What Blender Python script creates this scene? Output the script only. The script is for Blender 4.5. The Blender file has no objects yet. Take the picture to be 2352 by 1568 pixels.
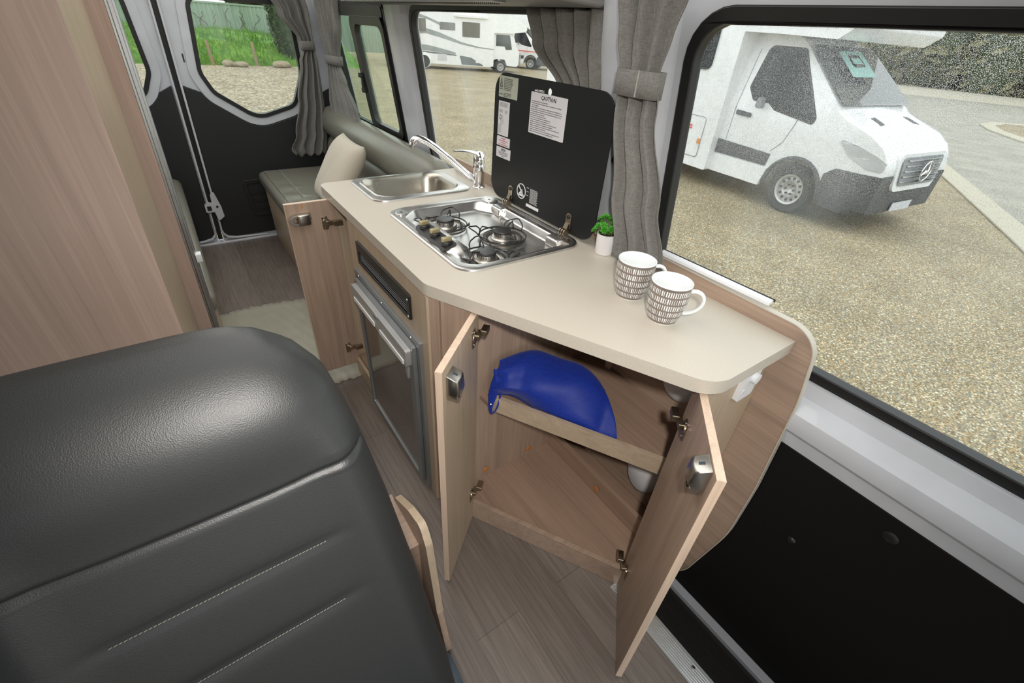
import bpy, bmesh, math, random
from mathutils import Vector, Matrix
from mathutils.geometry import tessellate_polygon
random.seed(7)
pi = math.pi
S = bpy.context.scene
COL = S.collection
# ------------------------------------------------------------------ camera
cam_d = bpy.data.cameras.new('camera')
cam = bpy.data.objects.new('camera', cam_d); COL.objects.link(cam)
S.camera = cam
cam_d.sensor_width = 36.0
cam_d.lens = 1012.64 / 2352 * 36.0
cam_d.clip_start = 0.02; cam_d.clip_end = 400
XC = Vector((0.819167, -0.570150, 0.062409)); YC = Vector((0.287605, 0.502468, 0.815358)); ZC = Vector((-0.496236, -0.649965, 0.575583))
cam.matrix_world = Matrix(((XC.x, YC.x, ZC.x, 0), (XC.y, YC.y, ZC.y, 0), (XC.z, YC.z, ZC.z, 1.443), (0, 0, 0, 1)))
# ------------------------------------------------------------------ world + light
S.view_settings.view_transform = 'Standard'
S.view_settings.look = 'None'
S.view_settings.exposure = 0.0
S.view_settings.gamma = 1.0
S.view_settings.use_curve_mapping = False
W = bpy.data.worlds.new('overcast'); S.world = W
W.use_nodes = True
bg = W.node_tree.nodes['Background']
bg.inputs[0].default_value = (0.93, 0.97, 1.0, 1)
bg.inputs[1].default_value = 1.8
def area(name, loc, rot, sx, sy, power, color):
    l = bpy.data.lights.new(name, 'AREA'); l.shape = 'RECTANGLE'; l.size = sx; l.size_y = sy
    l.energy = power; l.color = color
    o = bpy.data.objects.new(name, l); o.location = loc; o.rotation_euler = rot; COL.objects.link(o)
    return o
# the photographer's flash, held above the lens and aimed along the aisle, and its bounce off the roof lining
def aim(loc, to):
    d = (Vector(to) - Vector(loc)).normalized()
    return d.to_track_quat('-Z', 'Y').to_euler()
FL = (-0.05, -0.12, 1.62)
sl = bpy.data.lights.new('camera_flash', 'SPOT'); sl.energy = 62; sl.color = (1.0, .95, .90); sl.spot_size = math.radians(100); sl.spot_blend = 1.0; sl.shadow_soft_size = .03
so_l = bpy.data.objects.new('camera_flash', sl); so_l.location = FL; so_l.rotation_euler = aim(FL, (0.72, 0.95, 0.45)); COL.objects.link(so_l)
area('flash_bounce', (.25, 1.95, 1.90), (0, 0, 0), 1.0, 3.2, 25.0, (1.0, .975, .945))

# ------------------------------------------------------------------ materials
MATS = {}
def nmat(name):
    m = bpy.data.materials.new(name); m.use_nodes = True
    nt = m.node_tree
    return m, nt, nt.nodes['Principled BSDF']
def nd(nt, typ, **kw):
    n = nt.nodes.new(typ)
    for k, v in kw.items():
        if k.startswith('i_'):
            n.inputs[k[2:].replace('_', ' ')].default_value = v
        else: setattr(n, k, v)
    return n
def c4(c): return (c[0], c[1], c[2], 1)
def srgb(r, g, b):
    f = lambda v: (v/255/12.92) if v/255 <= .04045 else ((v/255+.055)/1.055)**2.4
    return (f(r), f(g), f(b))
def coords(nt, scale=(1, 1, 1), rot=(0, 0, 0)):
    tc = nt.nodes.new('ShaderNodeTexCoord'); mp = nt.nodes.new('ShaderNodeMapping')
    nt.links.new(tc.outputs['Object'], mp.inputs['Vector'])
    mp.inputs['Scale'].default_value = scale; mp.inputs['Rotation'].default_value = rot
    return mp.outputs['Vector']
def ramp(nt, fac, stops):
    r = nt.nodes.new('ShaderNodeValToRGB'); nt.links.new(fac, r.inputs[0])
    e = r.color_ramp.elements
    while len(e) < len(stops): e.new(0.5)
    for i, (p, c) in enumerate(stops): e[i].position = p; e[i].color = c4(c)
    return r.outputs['Color']
def bump(nt, b, h, strength=.3, dist=.002):
    n = nt.nodes.new('ShaderNodeBump'); n.inputs['Strength'].default_value = strength; n.inputs['Distance'].default_value = dist
    nt.links.new(h, n.inputs['Height']); nt.links.new(n.outputs['Normal'], b.inputs['Normal'])
def plain(name, col, rough=.5, metal=0, bmp=0, bscale=200, spec=.5, coat=0):
    m, nt, b = nmat(name)
    b.inputs['Base Color'].default_value = c4(col); b.inputs['Roughness'].default_value = rough
    b.inputs['Metallic'].default_value = metal; b.inputs['Specular IOR Level'].default_value = spec
    b.inputs['Coat Weight'].default_value = coat
    v = coords(nt)
    n = nd(nt, 'ShaderNodeTexNoise'); n.inputs['Scale'].default_value = bscale if bmp else 9; n.inputs['Detail'].default_value = 3
    nt.links.new(v, n.inputs['Vector'])
    if bmp: bump(nt, b, n.outputs['Fac'], bmp, .001)
    else:
        k = [max(0, c*.94) for c in col]; h = [min(1, c*1.05) for c in col]
        nt.links.new(ramp(nt, n.outputs['Fac'], [(.3, k), (.7, h)]), b.inputs['Base Color'])
    MATS[name] = m
    return m
def wood(name, base, axis='z', dark=.80, rough=.42, fine=1.0, rot=(0, 0, 0)):
    m, nt, b = nmat(name)
    s = {'x': (1.2, 34, 34), 'y': (34, 1.2, 34), 'z': (34, 34, 1.2)}[axis]
    v = coords(nt, s, rot)
    n1 = nd(nt, 'ShaderNodeTexNoise'); n1.inputs['Scale'].default_value = .8; n1.inputs['Detail'].default_value = 4; n1.inputs['Distortion'].default_value = 1.6
    nt.links.new(v, n1.inputs['Vector'])
    s2 = {'x': (5, 260, 260), 'y': (260, 5, 260), 'z': (260, 260, 5)}[axis]
    n2 = nd(nt, 'ShaderNodeTexNoise'); n2.inputs['Scale'].default_value = fine; n2.inputs['Detail'].default_value = 2
    nt.links.new(coords(nt, s2, rot), n2.inputs['Vector'])
    wv = nd(nt, 'ShaderNodeTexNoise'); wv.inputs['Scale'].default_value = .11; wv.inputs['Detail'].default_value = 1; wv.inputs['Distortion'].default_value = 2.5
    nt.links.new(v, wv.inputs['Vector'])
    mx = nd(nt, 'ShaderNodeMath', operation='MULTIPLY_ADD'); nt.links.new(n2.outputs['Fac'], mx.inputs[0]); mx.inputs[1].default_value = .75
    nt.links.new(n1.outputs['Fac'], mx.inputs[2])
    mw = nd(nt, 'ShaderNodeMath', operation='MULTIPLY_ADD'); nt.links.new(wv.outputs['Fac'], mw.inputs[0]); mw.inputs[1].default_value = .28
    nt.links.new(mx.outputs[0], mw.inputs[2])
    d = [c*dark for c in base]; d2 = [c*(dark+.12) for c in base]; l = [min(1, c*1.12) for c in base]
    ms = nd(nt, 'ShaderNodeMath', operation='MULTIPLY'); nt.links.new(mw.outputs[0], ms.inputs[0]); ms.inputs[1].default_value = .8
    nt.links.new(ramp(nt, ms.outputs[0], [(.60, d), (.74, d2), (.84, base), (.98, l)]), b.inputs['Base Color'])
    b.inputs['Roughness'].default_value = rough
    bump(nt, b, n2.outputs['Fac'], .12, .0006)
    MATS[name] = m
    return m
WOODC = (.365, .265, .198)
wood('oak_upright', WOODC, 'z'); wood('oak_long', WOODC, 'y'); wood('oak_cross', WOODC, 'x')
wood('oak_pale', (.44, .345, .245), 'z', .86); wood('oak_pale_long', (.43, .335, .24), 'y', .86)
wood('edge_band', (.60, .46, .35), 'z', .86)
wood('oak_wardrobe', (.40, .295, .24), 'z', .88, .5, .7)
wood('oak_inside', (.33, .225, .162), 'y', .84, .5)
# worktop laminate
def speckle(name, col, col2, scale=420, rough=.38):
    m, nt, b = nmat(name)
    n = nd(nt, 'ShaderNodeTexNoise'); n.inputs['Scale'].default_value = scale; n.inputs['Detail'].default_value = 5; n.inputs['Roughness'].default_value = .7
    nt.links.new(coords(nt), n.inputs['Vector'])
    nt.links.new(ramp(nt, n.outputs['Fac'], [(.35, col2), (.65, col)]), b.inputs['Base Color'])
    b.inputs['Roughness'].default_value = rough
    bump(nt, b, n.outputs['Fac'], .08, .0004)
    MATS[name] = m
speckle('worktop_laminate', (.56, .515, .44), (.475, .435, .365))
# floor vinyl planks
def vinyl():
    m, nt, b = nmat('vinyl_planks')
    v = coords(nt, (1, 1, 1), (0, 0, pi/2))
    br = nd(nt, 'ShaderNodeTexBrick'); nt.links.new(v, br.inputs['Vector'])
    br.inputs['Scale'].default_value = 1; br.inputs['Brick Width'].default_value = .9; br.inputs['Row Height'].default_value = .15
    br.inputs['Mortar Size'].default_value = .0012; br.inputs['Mortar Smooth'].default_value = .3; br.inputs['Bias'].default_value = 0
    br.inputs['Color1'].default_value = (.132, .109, .094, 1); br.inputs['Color2'].default_value = (.18, .152, .133, 1); br.inputs['Mortar'].default_value = (.09, .075, .065, 1)
    n = nd(nt, 'ShaderNodeTexNoise'); n.inputs['Scale'].default_value = 1; n.inputs['Detail'].default_value = 4; n.inputs['Distortion'].default_value = .6
    nt.links.new(coords(nt, (130, 5, 1)), n.inputs['Vector'])
    mx = nd(nt, 'ShaderNodeMixRGB', blend_type='MULTIPLY'); mx.inputs[0].default_value = 1
    nt.links.new(br.outputs['Color'], mx.inputs[1])
    nt.links.new(ramp(nt, n.outputs['Fac'], [(.30, (.78, .77, .76)), (.68, (1.18, 1.18, 1.17))]), mx.inputs[2])
    nt.links.new(mx.outputs[0], b.inputs['Base Color'])
    b.inputs['Roughness'].default_value = .42
    bump(nt, b, n.outputs['Fac'], .12, .0008)
    MATS['vinyl_planks'] = m
vinyl()
def leather(name, col, rough=.36, scale=260, strength=.25, wrinkle=0):
    m, nt, b = nmat(name)
    v = coords(nt)
    vo = nd(nt, 'ShaderNodeTexVoronoi'); vo.inputs['Scale'].default_value = scale; nt.links.new(v, vo.inputs['Vector'])
    n = nd(nt, 'ShaderNodeTexNoise'); n.inputs['Scale'].default_value = 14; n.inputs['Detail'].default_value = 2; nt.links.new(v, n.inputs['Vector'])
    ad = nd(nt, 'ShaderNodeMath', operation='MULTIPLY_ADD'); nt.links.new(n.outputs['Fac'], ad.inputs[0]); ad.inputs[1].default_value = 2.0+wrinkle
    nt.links.new(vo.outputs['Distance'], ad.inputs[2])
    bump(nt, b, ad.outputs[0], strength, .0016)
    b.inputs['Base Color'].default_value = c4(col); b.inputs['Roughness'].default_value = rough
    MATS[name] = m
leather('seat_leather', (.023, .025, .025), .42, 620, .11)
leather('bench_leather', (.20, .192, .158), .29, 500, .12, 5)
def fabric(name, col, col2, scale=700, rough=.9, trans=0):
    m, nt, b = nmat(name)
    n1 = nd(nt, 'ShaderNodeTexNoise'); n1.inputs['Scale'].default_value = 1; n1.inputs['Detail'].default_value = 2; nt.links.new(coords(nt, (scale*.12, scale*.12, scale)), n1.inputs['Vector'])
    n2 = nd(nt, 'ShaderNodeTexNoise'); n2.inputs['Scale'].default_value = 1; n2.inputs['Detail'].default_value = 2; nt.links.new(coords(nt, (scale, scale, scale*.12)), n2.inputs['Vector'])
    ad = nd(nt, 'ShaderNodeMath', operation='ADD'); nt.links.new(n1.outputs['Fac'], ad.inputs[0]); nt.links.new(n2.outputs['Fac'], ad.inputs[1])
    dv = nd(nt, 'ShaderNodeMath', operation='MULTIPLY'); nt.links.new(ad.outputs[0], dv.inputs[0]); dv.inputs[1].default_value = .5
    nt.links.new(ramp(nt, dv.outputs[0], [(.38, col2), (.62, col)]), b.inputs['Base Color'])
    b.inputs['Roughness'].default_value = rough; b.inputs['Sheen Weight'].default_value = .15
    b.inputs['Specular IOR Level'].default_value = .2
    bump(nt, b, dv.outputs[0], .3, .001)
    if trans:
        tr = nd(nt, 'ShaderNodeBsdfTranslucent'); tr.inputs[0].default_value = c4(col)
        ms = nd(nt, 'ShaderNodeMixShader'); ms.inputs[0].default_value = trans
        nt.links.new(b.outputs[0], ms.inputs[1]); nt.links.new(tr.outputs[0], ms.inputs[2])
        nt.links.new(ms.outputs[0], nt.nodes['Material Output'].inputs[0])
    MATS[name] = m
fabric('curtain_fabric', (.31, .302, .28), (.19, .185, .17), 620, trans=.32)
fabric('cushion_fabric', (.56, .51, .42), (.48, .43, .35), 900)
fabric('bag_fabric', (.010, .034, .30), (.007, .024, .22), 500, rough=.5)
def brushed(name, col, rough=.25, axis='y', aniso=.0):
    m, nt, b = nmat(name)
    s = {'x': (2, 300, 300), 'y': (300, 2, 300), 'z': (300, 300, 2)}[axis]
    n = nd(nt, 'ShaderNodeTexNoise'); n.inputs['Scale'].default_value = 1; n.inputs['Detail'].default_value = 2
    nt.links.new(coords(nt, s), n.inputs['Vector'])
    n2 = nd(nt, 'ShaderNodeTexNoise'); n2.inputs['Scale'].default_value = 18; n2.inputs['Detail'].default_value = 4; nt.links.new(coords(nt), n2.inputs['Vector'])
    rr = nd(nt, 'ShaderNodeMapRange'); rr.inputs['To Min'].default_value = rough*.7; rr.inputs['To Max'].default_value = rough*1.5
    nt.links.new(n2.outputs['Fac'], rr.inputs['Value']); nt.links.new(rr.outputs[0], b.inputs['Roughness'])
    b.inputs['Base Color'].default_value = c4(col); b.inputs['Metallic'].default_value = 1
    bump(nt, b, n.outputs['Fac'], .05, .0005)
    MATS[name] = m
brushed('stainless', (.66, .65, .63), .27, 'y'); brushed('stainless_bowl', (.46, .44, .385), .27, 'z')
brushed('aluminium', (.55, .56, .56), .35, 'y'); brushed('nickel', (.50, .48, .44), .30, 'z'); brushed('brass_nickel', (.40, .34, .26), .28, 'z')
plain('chrome', (.85, .85, .86), .05, 1)
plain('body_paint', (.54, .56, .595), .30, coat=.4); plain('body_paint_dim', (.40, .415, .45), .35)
plain('door_lining', (.010, .011, .012), .6, bmp=.1, bscale=500); plain('rubber', (.008, .008, .008), .45)
plain('step_plastic', (.010, .009, .009), .5, bmp=.15, bscale=400)
plain('panel_lining', (.006, .005, .0045), .75, bmp=.15, bscale=600, spec=.2)
plain('black_plastic', (.014, .014, .014), .35); plain('black_metal', (.018, .017, .016), .38); plain('black_glass', (.010, .011, .011), .42, spec=.25)
plain('enamel_cap', (.03, .03, .03), .30); plain('white_plastic', (.75, .76, .77), .32); plain('white_ceramic', (.80, .83, .83), .08, coat=.5)
plain('roof_lining', (.55, .53, .50), .9, bmp=.1); plain('grey_header', (.22, .21, .20), .55)
plain('fridge_frame', (.27, .285, .29), .38, metal=.6); plain('fridge_panel', (.075, .055, .042), .12, coat=.5)
plain('fridge_handle', (.52, .53, .53), .35, metal=.6)
plain('label_paper', (.62, .61, .63), .6); plain('label_olive', (.40, .43, .35), .6); plain('ink_black', (.02, .02, .02), .7); plain('ink_red', (.55, .03, .04), .7); plain('ink_white', (.75, .75, .75), .6)
plain('ink_grey', (.35, .35, .34), .6)
plain('thread_pale', (.30, .30, .27), .8); plain('seam_dark', (.03, .03, .028), .7)
plain('knob_gold', (.40, .34, .19), .35, metal=.5); plain('glue', (.50, .20, .05), .4); plain('pale_translucent', (.58, .57, .46), .3)
MATS['pale_translucent'].node_tree.nodes['Principled BSDF'].inputs['Alpha'].default_value = .38
plain('blue_plastic', (.03, .045, .06), .5); plain('white_gloss', (.80, .82, .84), .12, coat=.6)
plain('pot_white', (.74, .72, .72), .55); plain('soil', (.02, .015, .01), .9); plain('leaf_green', (.06, .30, .025), .45); plain('leaf_dark', (.10, .17, .03), .5)
plain('screw_steel', (.5, .5, .48), .25, 1)
plain('rv_white', (.86, .87, .88), .22, coat=.5); plain('rv_grey', (.23, .25, .26), .5); plain('rv_bumper', (.06, .064, .068), .6); plain('tyre', (.03, .03, .03), .8)
plain('rv_glass', (.03, .038, .04), .06, coat=.3); plain('rv_side_glass', (.014, .017, .019), .30, spec=.15); plain('lamp_clear', (.48, .49, .50), .12, coat=.6); plain('orange_marker', (.85, .28, .03), .4); plain('red_sticker', (.75, .08, .05), .5)
plain('sunshade_teal', (.30, .55, .50), .6); plain('wheel_steel', (.55, .55, .54), .35, metal=.5); plain('plate_white', (.62, .64, .68), .5)
plain('rv_window_tint', (.16, .155, .14), .3); plain('stripe_grey', (.30, .33, .33), .4); plain('stripe_dark', (.15, .17, .17), .4)
plain('fence_steel', (.30, .375, .31), .6); plain('post_wood', (.30, .22, .15), .9, bmp=.4, bscale=30); plain('rock', (.34, .27, .20), .9, bmp=.6, bscale=12)
plain('bark', (.09, .07, .05), .9); plain('foliage_dark', (.055, .075, .028), .7); plain('foliage_olive', (.15, .14, .055), .7); plain('foliage_cypress', (.05, .08, .03), .7)
plain('kerb_concrete', (.50, .46, .36), .85, bmp=.3, bscale=40)
plain('rust_pipe', (.35, .30, .28), .6)
def glass(name, tint, drops=0, film=0):
    m = bpy.data.materials.new(name); m.use_nodes = True; nt = m.node_tree
    nt.nodes.remove(nt.nodes['Principled BSDF']); out = nt.nodes['Material Output']
    tr = nd(nt, 'ShaderNodeBsdfTransparent'); tr.inputs[0].default_value = c4(tint)
    gl = nd(nt, 'ShaderNodeBsdfGlossy'); gl.inputs['Roughness'].default_value = .02
    lw = nd(nt, 'ShaderNodeLayerWeight'); lw.inputs['Blend'].default_value = .5
    pw = nd(nt, 'ShaderNodeMath', operation='POWER'); nt.links.new(lw.outputs['Facing'], pw.inputs[0]); pw.inputs[1].default_value = 5
    fr = nd(nt, 'ShaderNodeMath', operation='MULTIPLY_ADD'); nt.links.new(pw.outputs[0], fr.inputs[0]); fr.inputs[1].default_value = .45; fr.inputs[2].default_value = .025
    ms = nd(nt, 'ShaderNodeMixShader'); nt.links.new(fr.outputs[0], ms.inputs[0]); nt.links.new(tr.outputs[0], ms.inputs[1]); nt.links.new(gl.outputs[0], ms.inputs[2])
    last = ms
    if drops:
        v = coords(nt)
        vo = nd(nt, 'ShaderNodeTexVoronoi'); vo.inputs['Scale'].default_value = 700; nt.links.new(v, vo.inputs['Vector'])
        n = nd(nt, 'ShaderNodeTexNoise'); n.inputs['Scale'].default_value = 3.2; n.inputs['Detail'].default_value = 2; nt.links.new(v, n.inputs['Vector'])
        # drops lie thicker on the upper part of the pane
        sp = nd(nt, 'ShaderNodeSeparateXYZ'); nt.links.new(v, sp.inputs[0])
        mr = nd(nt, 'ShaderNodeMapRange'); mr.inputs['From Min'].default_value = 1.0; mr.inputs['From Max'].default_value = 1.25
        mr.inputs['To Min'].default_value = .05; mr.inputs['To Max'].default_value = drops
        nt.links.new(sp.outputs['Z'], mr.inputs['Value'])
        th = nd(nt, 'ShaderNodeMath', operation='MULTIPLY'); nt.links.new(mr.outputs[0], th.inputs[0]); nt.links.new(n.outputs['Fac'], th.inputs[1])
        lt = nd(nt, 'ShaderNodeMath', operation='LESS_THAN'); nt.links.new(vo.outputs['Distance'], lt.inputs[0]); nt.links.new(th.outputs[0], lt.inputs[1])
        bp = nd(nt, 'ShaderNodeBump'); bp.inputs['Strength'].default_value = 1; bp.inputs['Distance'].default_value = .003; bp.invert = True
        nt.links.new(vo.outputs['Distance'], bp.inputs['Height'])
        rf = nd(nt, 'ShaderNodeBsdfRefraction'); rf.inputs['IOR'].default_value = 1.33; rf.inputs['Roughness'].default_value = .08
        nt.links.new(bp.outputs[0], rf.inputs['Normal'])
        m2 = nd(nt, 'ShaderNodeMixShader'); hf = nd(nt, 'ShaderNodeMath', operation='MULTIPLY'); nt.links.new(lt.outputs[0], hf.inputs[0]); hf.inputs[1].default_value = .6; nt.links.new(hf.outputs[0], m2.inputs[0]); nt.links.new(ms.outputs[0], m2.inputs[1]); nt.links.new(rf.outputs[0], m2.inputs[2])
        last = m2
    if film:
        # dried water film: thin white veil in soft patches and runs
        n3 = nd(nt, 'ShaderNodeTexNoise'); n3.inputs['Scale'].default_value = 1; n3.inputs['Detail'].default_value = 3
        nt.links.new(coords(nt, (5, 5, 1.6)), n3.inputs['Vector'])
        r = nd(nt, 'ShaderNodeMapRange'); r.inputs['From Min'].default_value = .38; r.inputs['From Max'].default_value = .75; r.inputs['To Max'].default_value = film
        nt.links.new(n3.outputs['Fac'], r.inputs['Value'])
        tl = nd(nt, 'ShaderNodeBsdfTranslucent'); tl.inputs[0].default_value = (.85, .9, .9, 1)
        m3 = nd(nt, 'ShaderNodeMixShader'); nt.links.new(r.outputs[0], m3.inputs[0]); nt.links.new(last.outputs[0], m3.inputs[1]); nt.links.new(tl.outputs[0], m3.inputs[2])
        last = m3
    nt.links.new(last.outputs[0], out.inputs[0])
    MATS[name] = m
glass('wet_glass', (.98, 1.0, .99), .54, .065); glass('mist_glass', (.98, .99, .96), .25, .14); glass('clear_glass', (.92, .97, .90), 0, .05); glass('tint_glass', (.80, .88, .80), 0, .08)
def gravel(name, cols, scale=75, bstr=.7):
    m, nt, b = nmat(name)
    v = coords(nt)
    vo = nd(nt, 'ShaderNodeTexVoronoi'); vo.inputs['Scale'].default_value = scale; nt.links.new(v, vo.inputs['Vector'])
    sep = nd(nt, 'ShaderNodeSeparateColor'); nt.links.new(vo.outputs['Color'], sep.inputs[0])
    col = ramp(nt, sep.outputs[0], cols)
    ds = nd(nt, 'ShaderNodeMapRange'); ds.inputs['From Min'].default_value = .25; ds.inputs['From Max'].default_value = .75; ds.inputs['To Min'].default_value = 1; ds.inputs['To Max'].default_value = .42
    nt.links.new(vo.outputs['Distance'], ds.inputs['Value'])
    n = nd(nt, 'ShaderNodeTexNoise'); n.inputs['Scale'].default_value = 1.3; n.inputs['Detail'].default_value = 4; nt.links.new(v, n.inputs['Vector'])
    big = nd(nt, 'ShaderNodeMapRange'); big.inputs['From Min'].default_value = .3; big.inputs['From Max'].default_value = .7; big.inputs['To Min'].default_value = .82; big.inputs['To Max'].default_value = 1.12
    nt.links.new(n.outputs['Fac'], big.inputs['Value'])
    mm = nd(nt, 'ShaderNodeMath', operation='MULTIPLY'); nt.links.new(ds.outputs[0], mm.inputs[0]); nt.links.new(big.outputs[0], mm.inputs[1])
    vm = nd(nt, 'ShaderNodeVectorMath', operation='SCALE'); nt.links.new(col, vm.inputs[0]); nt.links.new(mm.outputs[0], vm.inputs['Scale'])
    nt.links.new(vm.outputs[0], b.inputs['Base Color']); b.inputs['Roughness'].default_value = .75
    inv = nd(nt, 'ShaderNodeMath', operation='SUBTRACT'); inv.inputs[0].default_value = 1; nt.links.new(vo.outputs['Distance'], inv.inputs[1])
    bump(nt, b, inv.outputs[0], bstr, .01)
    MATS[name] = m
gravel('exposed_aggregate', [(0, (.24, .16, .07)), (.25, (.44, .37, .22)), (.45, (.31, .31, .25)), (.62, (.56, .36, .15)), (.8, (.60, .50, .30)), (1, (.88, .80, .60))], 70)
gravel('loose_gravel', [(0, (.30, .21, .14)), (.5, (.50, .365, .27)), (1, (.80, .66, .53))], 16, .8)
gravel('road_surface', [(0, (.42, .40, .33)), (.5, (.53, .50, .41)), (1, (.62, .58, .49))], 60, .3)
def grassm():
    m, nt, b = nmat('grass')
    v = coords(nt)
    n = nd(nt, 'ShaderNodeTexNoise'); n.inputs['Scale'].default_value = 1.6; n.inputs['Detail'].default_value = 8; n.inputs['Roughness'].default_value = .75; nt.links.new(v, n.inputs['Vector'])
    nt.links.new(ramp(nt, n.outputs['Fac'], [(.3, (.045, .16, .01)), (.5, (.15, .33, .03)), (.68, (.33, .46, .07)), (.8, (.42, .42, .16))]), b.inputs['Base Color'])
    b.inputs['Roughness'].default_value = .8
    bump(nt, b, n.outputs['Fac'], .8, .2)
    MATS['grass'] = m
grassm()
def mugmat():
    m, nt, b = nmat('mug_print')
    tc = nd(nt, 'ShaderNodeTexCoord'); sp = nd(nt, 'ShaderNodeSeparateXYZ'); nt.links.new(tc.outputs['Object'], sp.inputs[0])
    at = nd(nt, 'ShaderNodeMath', operation='ARCTAN2'); nt.links.new(sp.outputs['Y'], at.inputs[0]); nt.links.new(sp.outputs['X'], at.inputs[1])
    def M(op, a, bb=None, c=None):
        n = nd(nt, 'ShaderNodeMath', operation=op)
        for i, q in enumerate((a, bb, c)):
            if q is None: continue
            if isinstance(q, (int, float)): n.inputs[i].default_value = q
            else: nt.links.new(q, n.inputs[i])
        return n.outputs[0]
    u = M('MULTIPLY', at.outputs[0], 58/(2*pi)); row = M('MULTIPLY', M('SUBTRACT', sp.outputs['Z'], .006), 1/.0163)
    ri = M('FLOOR', row); rf = M('FRACT', row)
    wn = nd(nt, 'ShaderNodeTexNoise', noise_dimensions='2D'); cv = nd(nt, 'ShaderNodeCombineXYZ'); nt.links.new(M('MULTIPLY', u, .9), cv.inputs[0]); nt.links.new(M('MULTIPLY', ri, 7.3), cv.inputs[1])
    wn.inputs['Scale'].default_value = .8; nt.links.new(cv.outputs[0], wn.inputs['Vector'])
    uu = M('ADD', u, M('MULTIPLY', ri, .37))
    uf = M('FRACT', uu); ui = M('FLOOR', uu)
    wh = nd(nt, 'ShaderNodeTexWhiteNoise', noise_dimensions='2D'); cv2 = nd(nt, 'ShaderNodeCombineXYZ'); nt.links.new(ui, cv2.inputs[0]); nt.links.new(ri, cv2.inputs[1]); nt.links.new(cv2.outputs[0], wh.inputs['Vector'])
    wid = M('MULTIPLY_ADD', wh.outputs['Value'], .40, .20)
    a = M('LESS_THAN', uf, wid); r1 = M('GREATER_THAN', rf, .27)
    zr = M('MULTIPLY', M('GREATER_THAN', sp.outputs['Z'], .006), M('LESS_THAN', sp.outputs['Z'], .0878))
    white = M('MULTIPLY', M('MULTIPLY', a, r1), zr)
    base = M('LESS_THAN', sp.outputs['Z'], .0045)
    w2 = M('MAXIMUM', white, base)
    mx = nd(nt, 'ShaderNodeMixRGB'); nt.links.new(w2, mx.inputs[0]); mx.inputs[1].default_value = (.18, .150, .130, 1); mx.inputs[2].default_value = (.80, .80, .79, 1)
    nt.links.new(mx.outputs[0], b.inputs['Base Color']); b.inputs['Roughness'].default_value = .12; b.inputs['Coat Weight'].default_value = .4
    MATS['mug_print'] = m
mugmat()

# ------------------------------------------------------------------ mesh builder
def rrect(x0, x1, y0, y1, r, n=6):
    out = []
    rr = r if isinstance(r, (list, tuple)) else [r]*4
    for (cx, cy, a0, q) in ((x1, y1, 0, rr[0]), (x0, y1, 90, rr[1]), (x0, y0, 180, rr[2]), (x1, y0, 270, rr[3])):
        sx = -1 if cx == x1 else 1; sy = -1 if cy == y1 else 1
        for k in range(n+1):
            a = math.radians(a0+90*k/n)
            out.append((cx+sx*q+q*math.cos(a), cy+sy*q+q*math.sin(a)))
    return out
def rpoly(pts, rad, n=6):
    out = []; N = len(pts)
    for i in range(N):
        r = rad[i] if isinstance(rad, (list, tuple)) else rad
        p = Vector(pts[i]); a = (Vector(pts[i-1])-p); b = (Vector(pts[(i+1) % N])-p)
        if r <= 0: out.append(tuple(p)); continue
        an = a.normalized(); bn = b.normalized()
        ang = an.angle(bn); t = min(r/math.tan(ang/2), a.length*.49, b.length*.49); r2 = t*math.tan(ang/2)
        c = p+(an+bn).normalized()*(r2/math.sin(ang/2))
        s = p+an*t; e = p+bn*t
        a0 = math.atan2(s.y-c.y, s.x-c.x); a1 = math.atan2(e.y-c.y, e.x-c.x)
        d = (a1-a0+pi) % (2*pi)-pi
        for k in range(n+1):
            q = a0+d*k/n; out.append((c.x+r2*math.cos(q), c.y+r2*math.sin(q)))
    return out
def circ(cx, cy, r, n=24, ry=None):
    return [(cx+r*math.cos(2*pi*k/n), cy+(ry or r)*math.sin(2*pi*k/n)) for k in range(n)]
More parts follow.
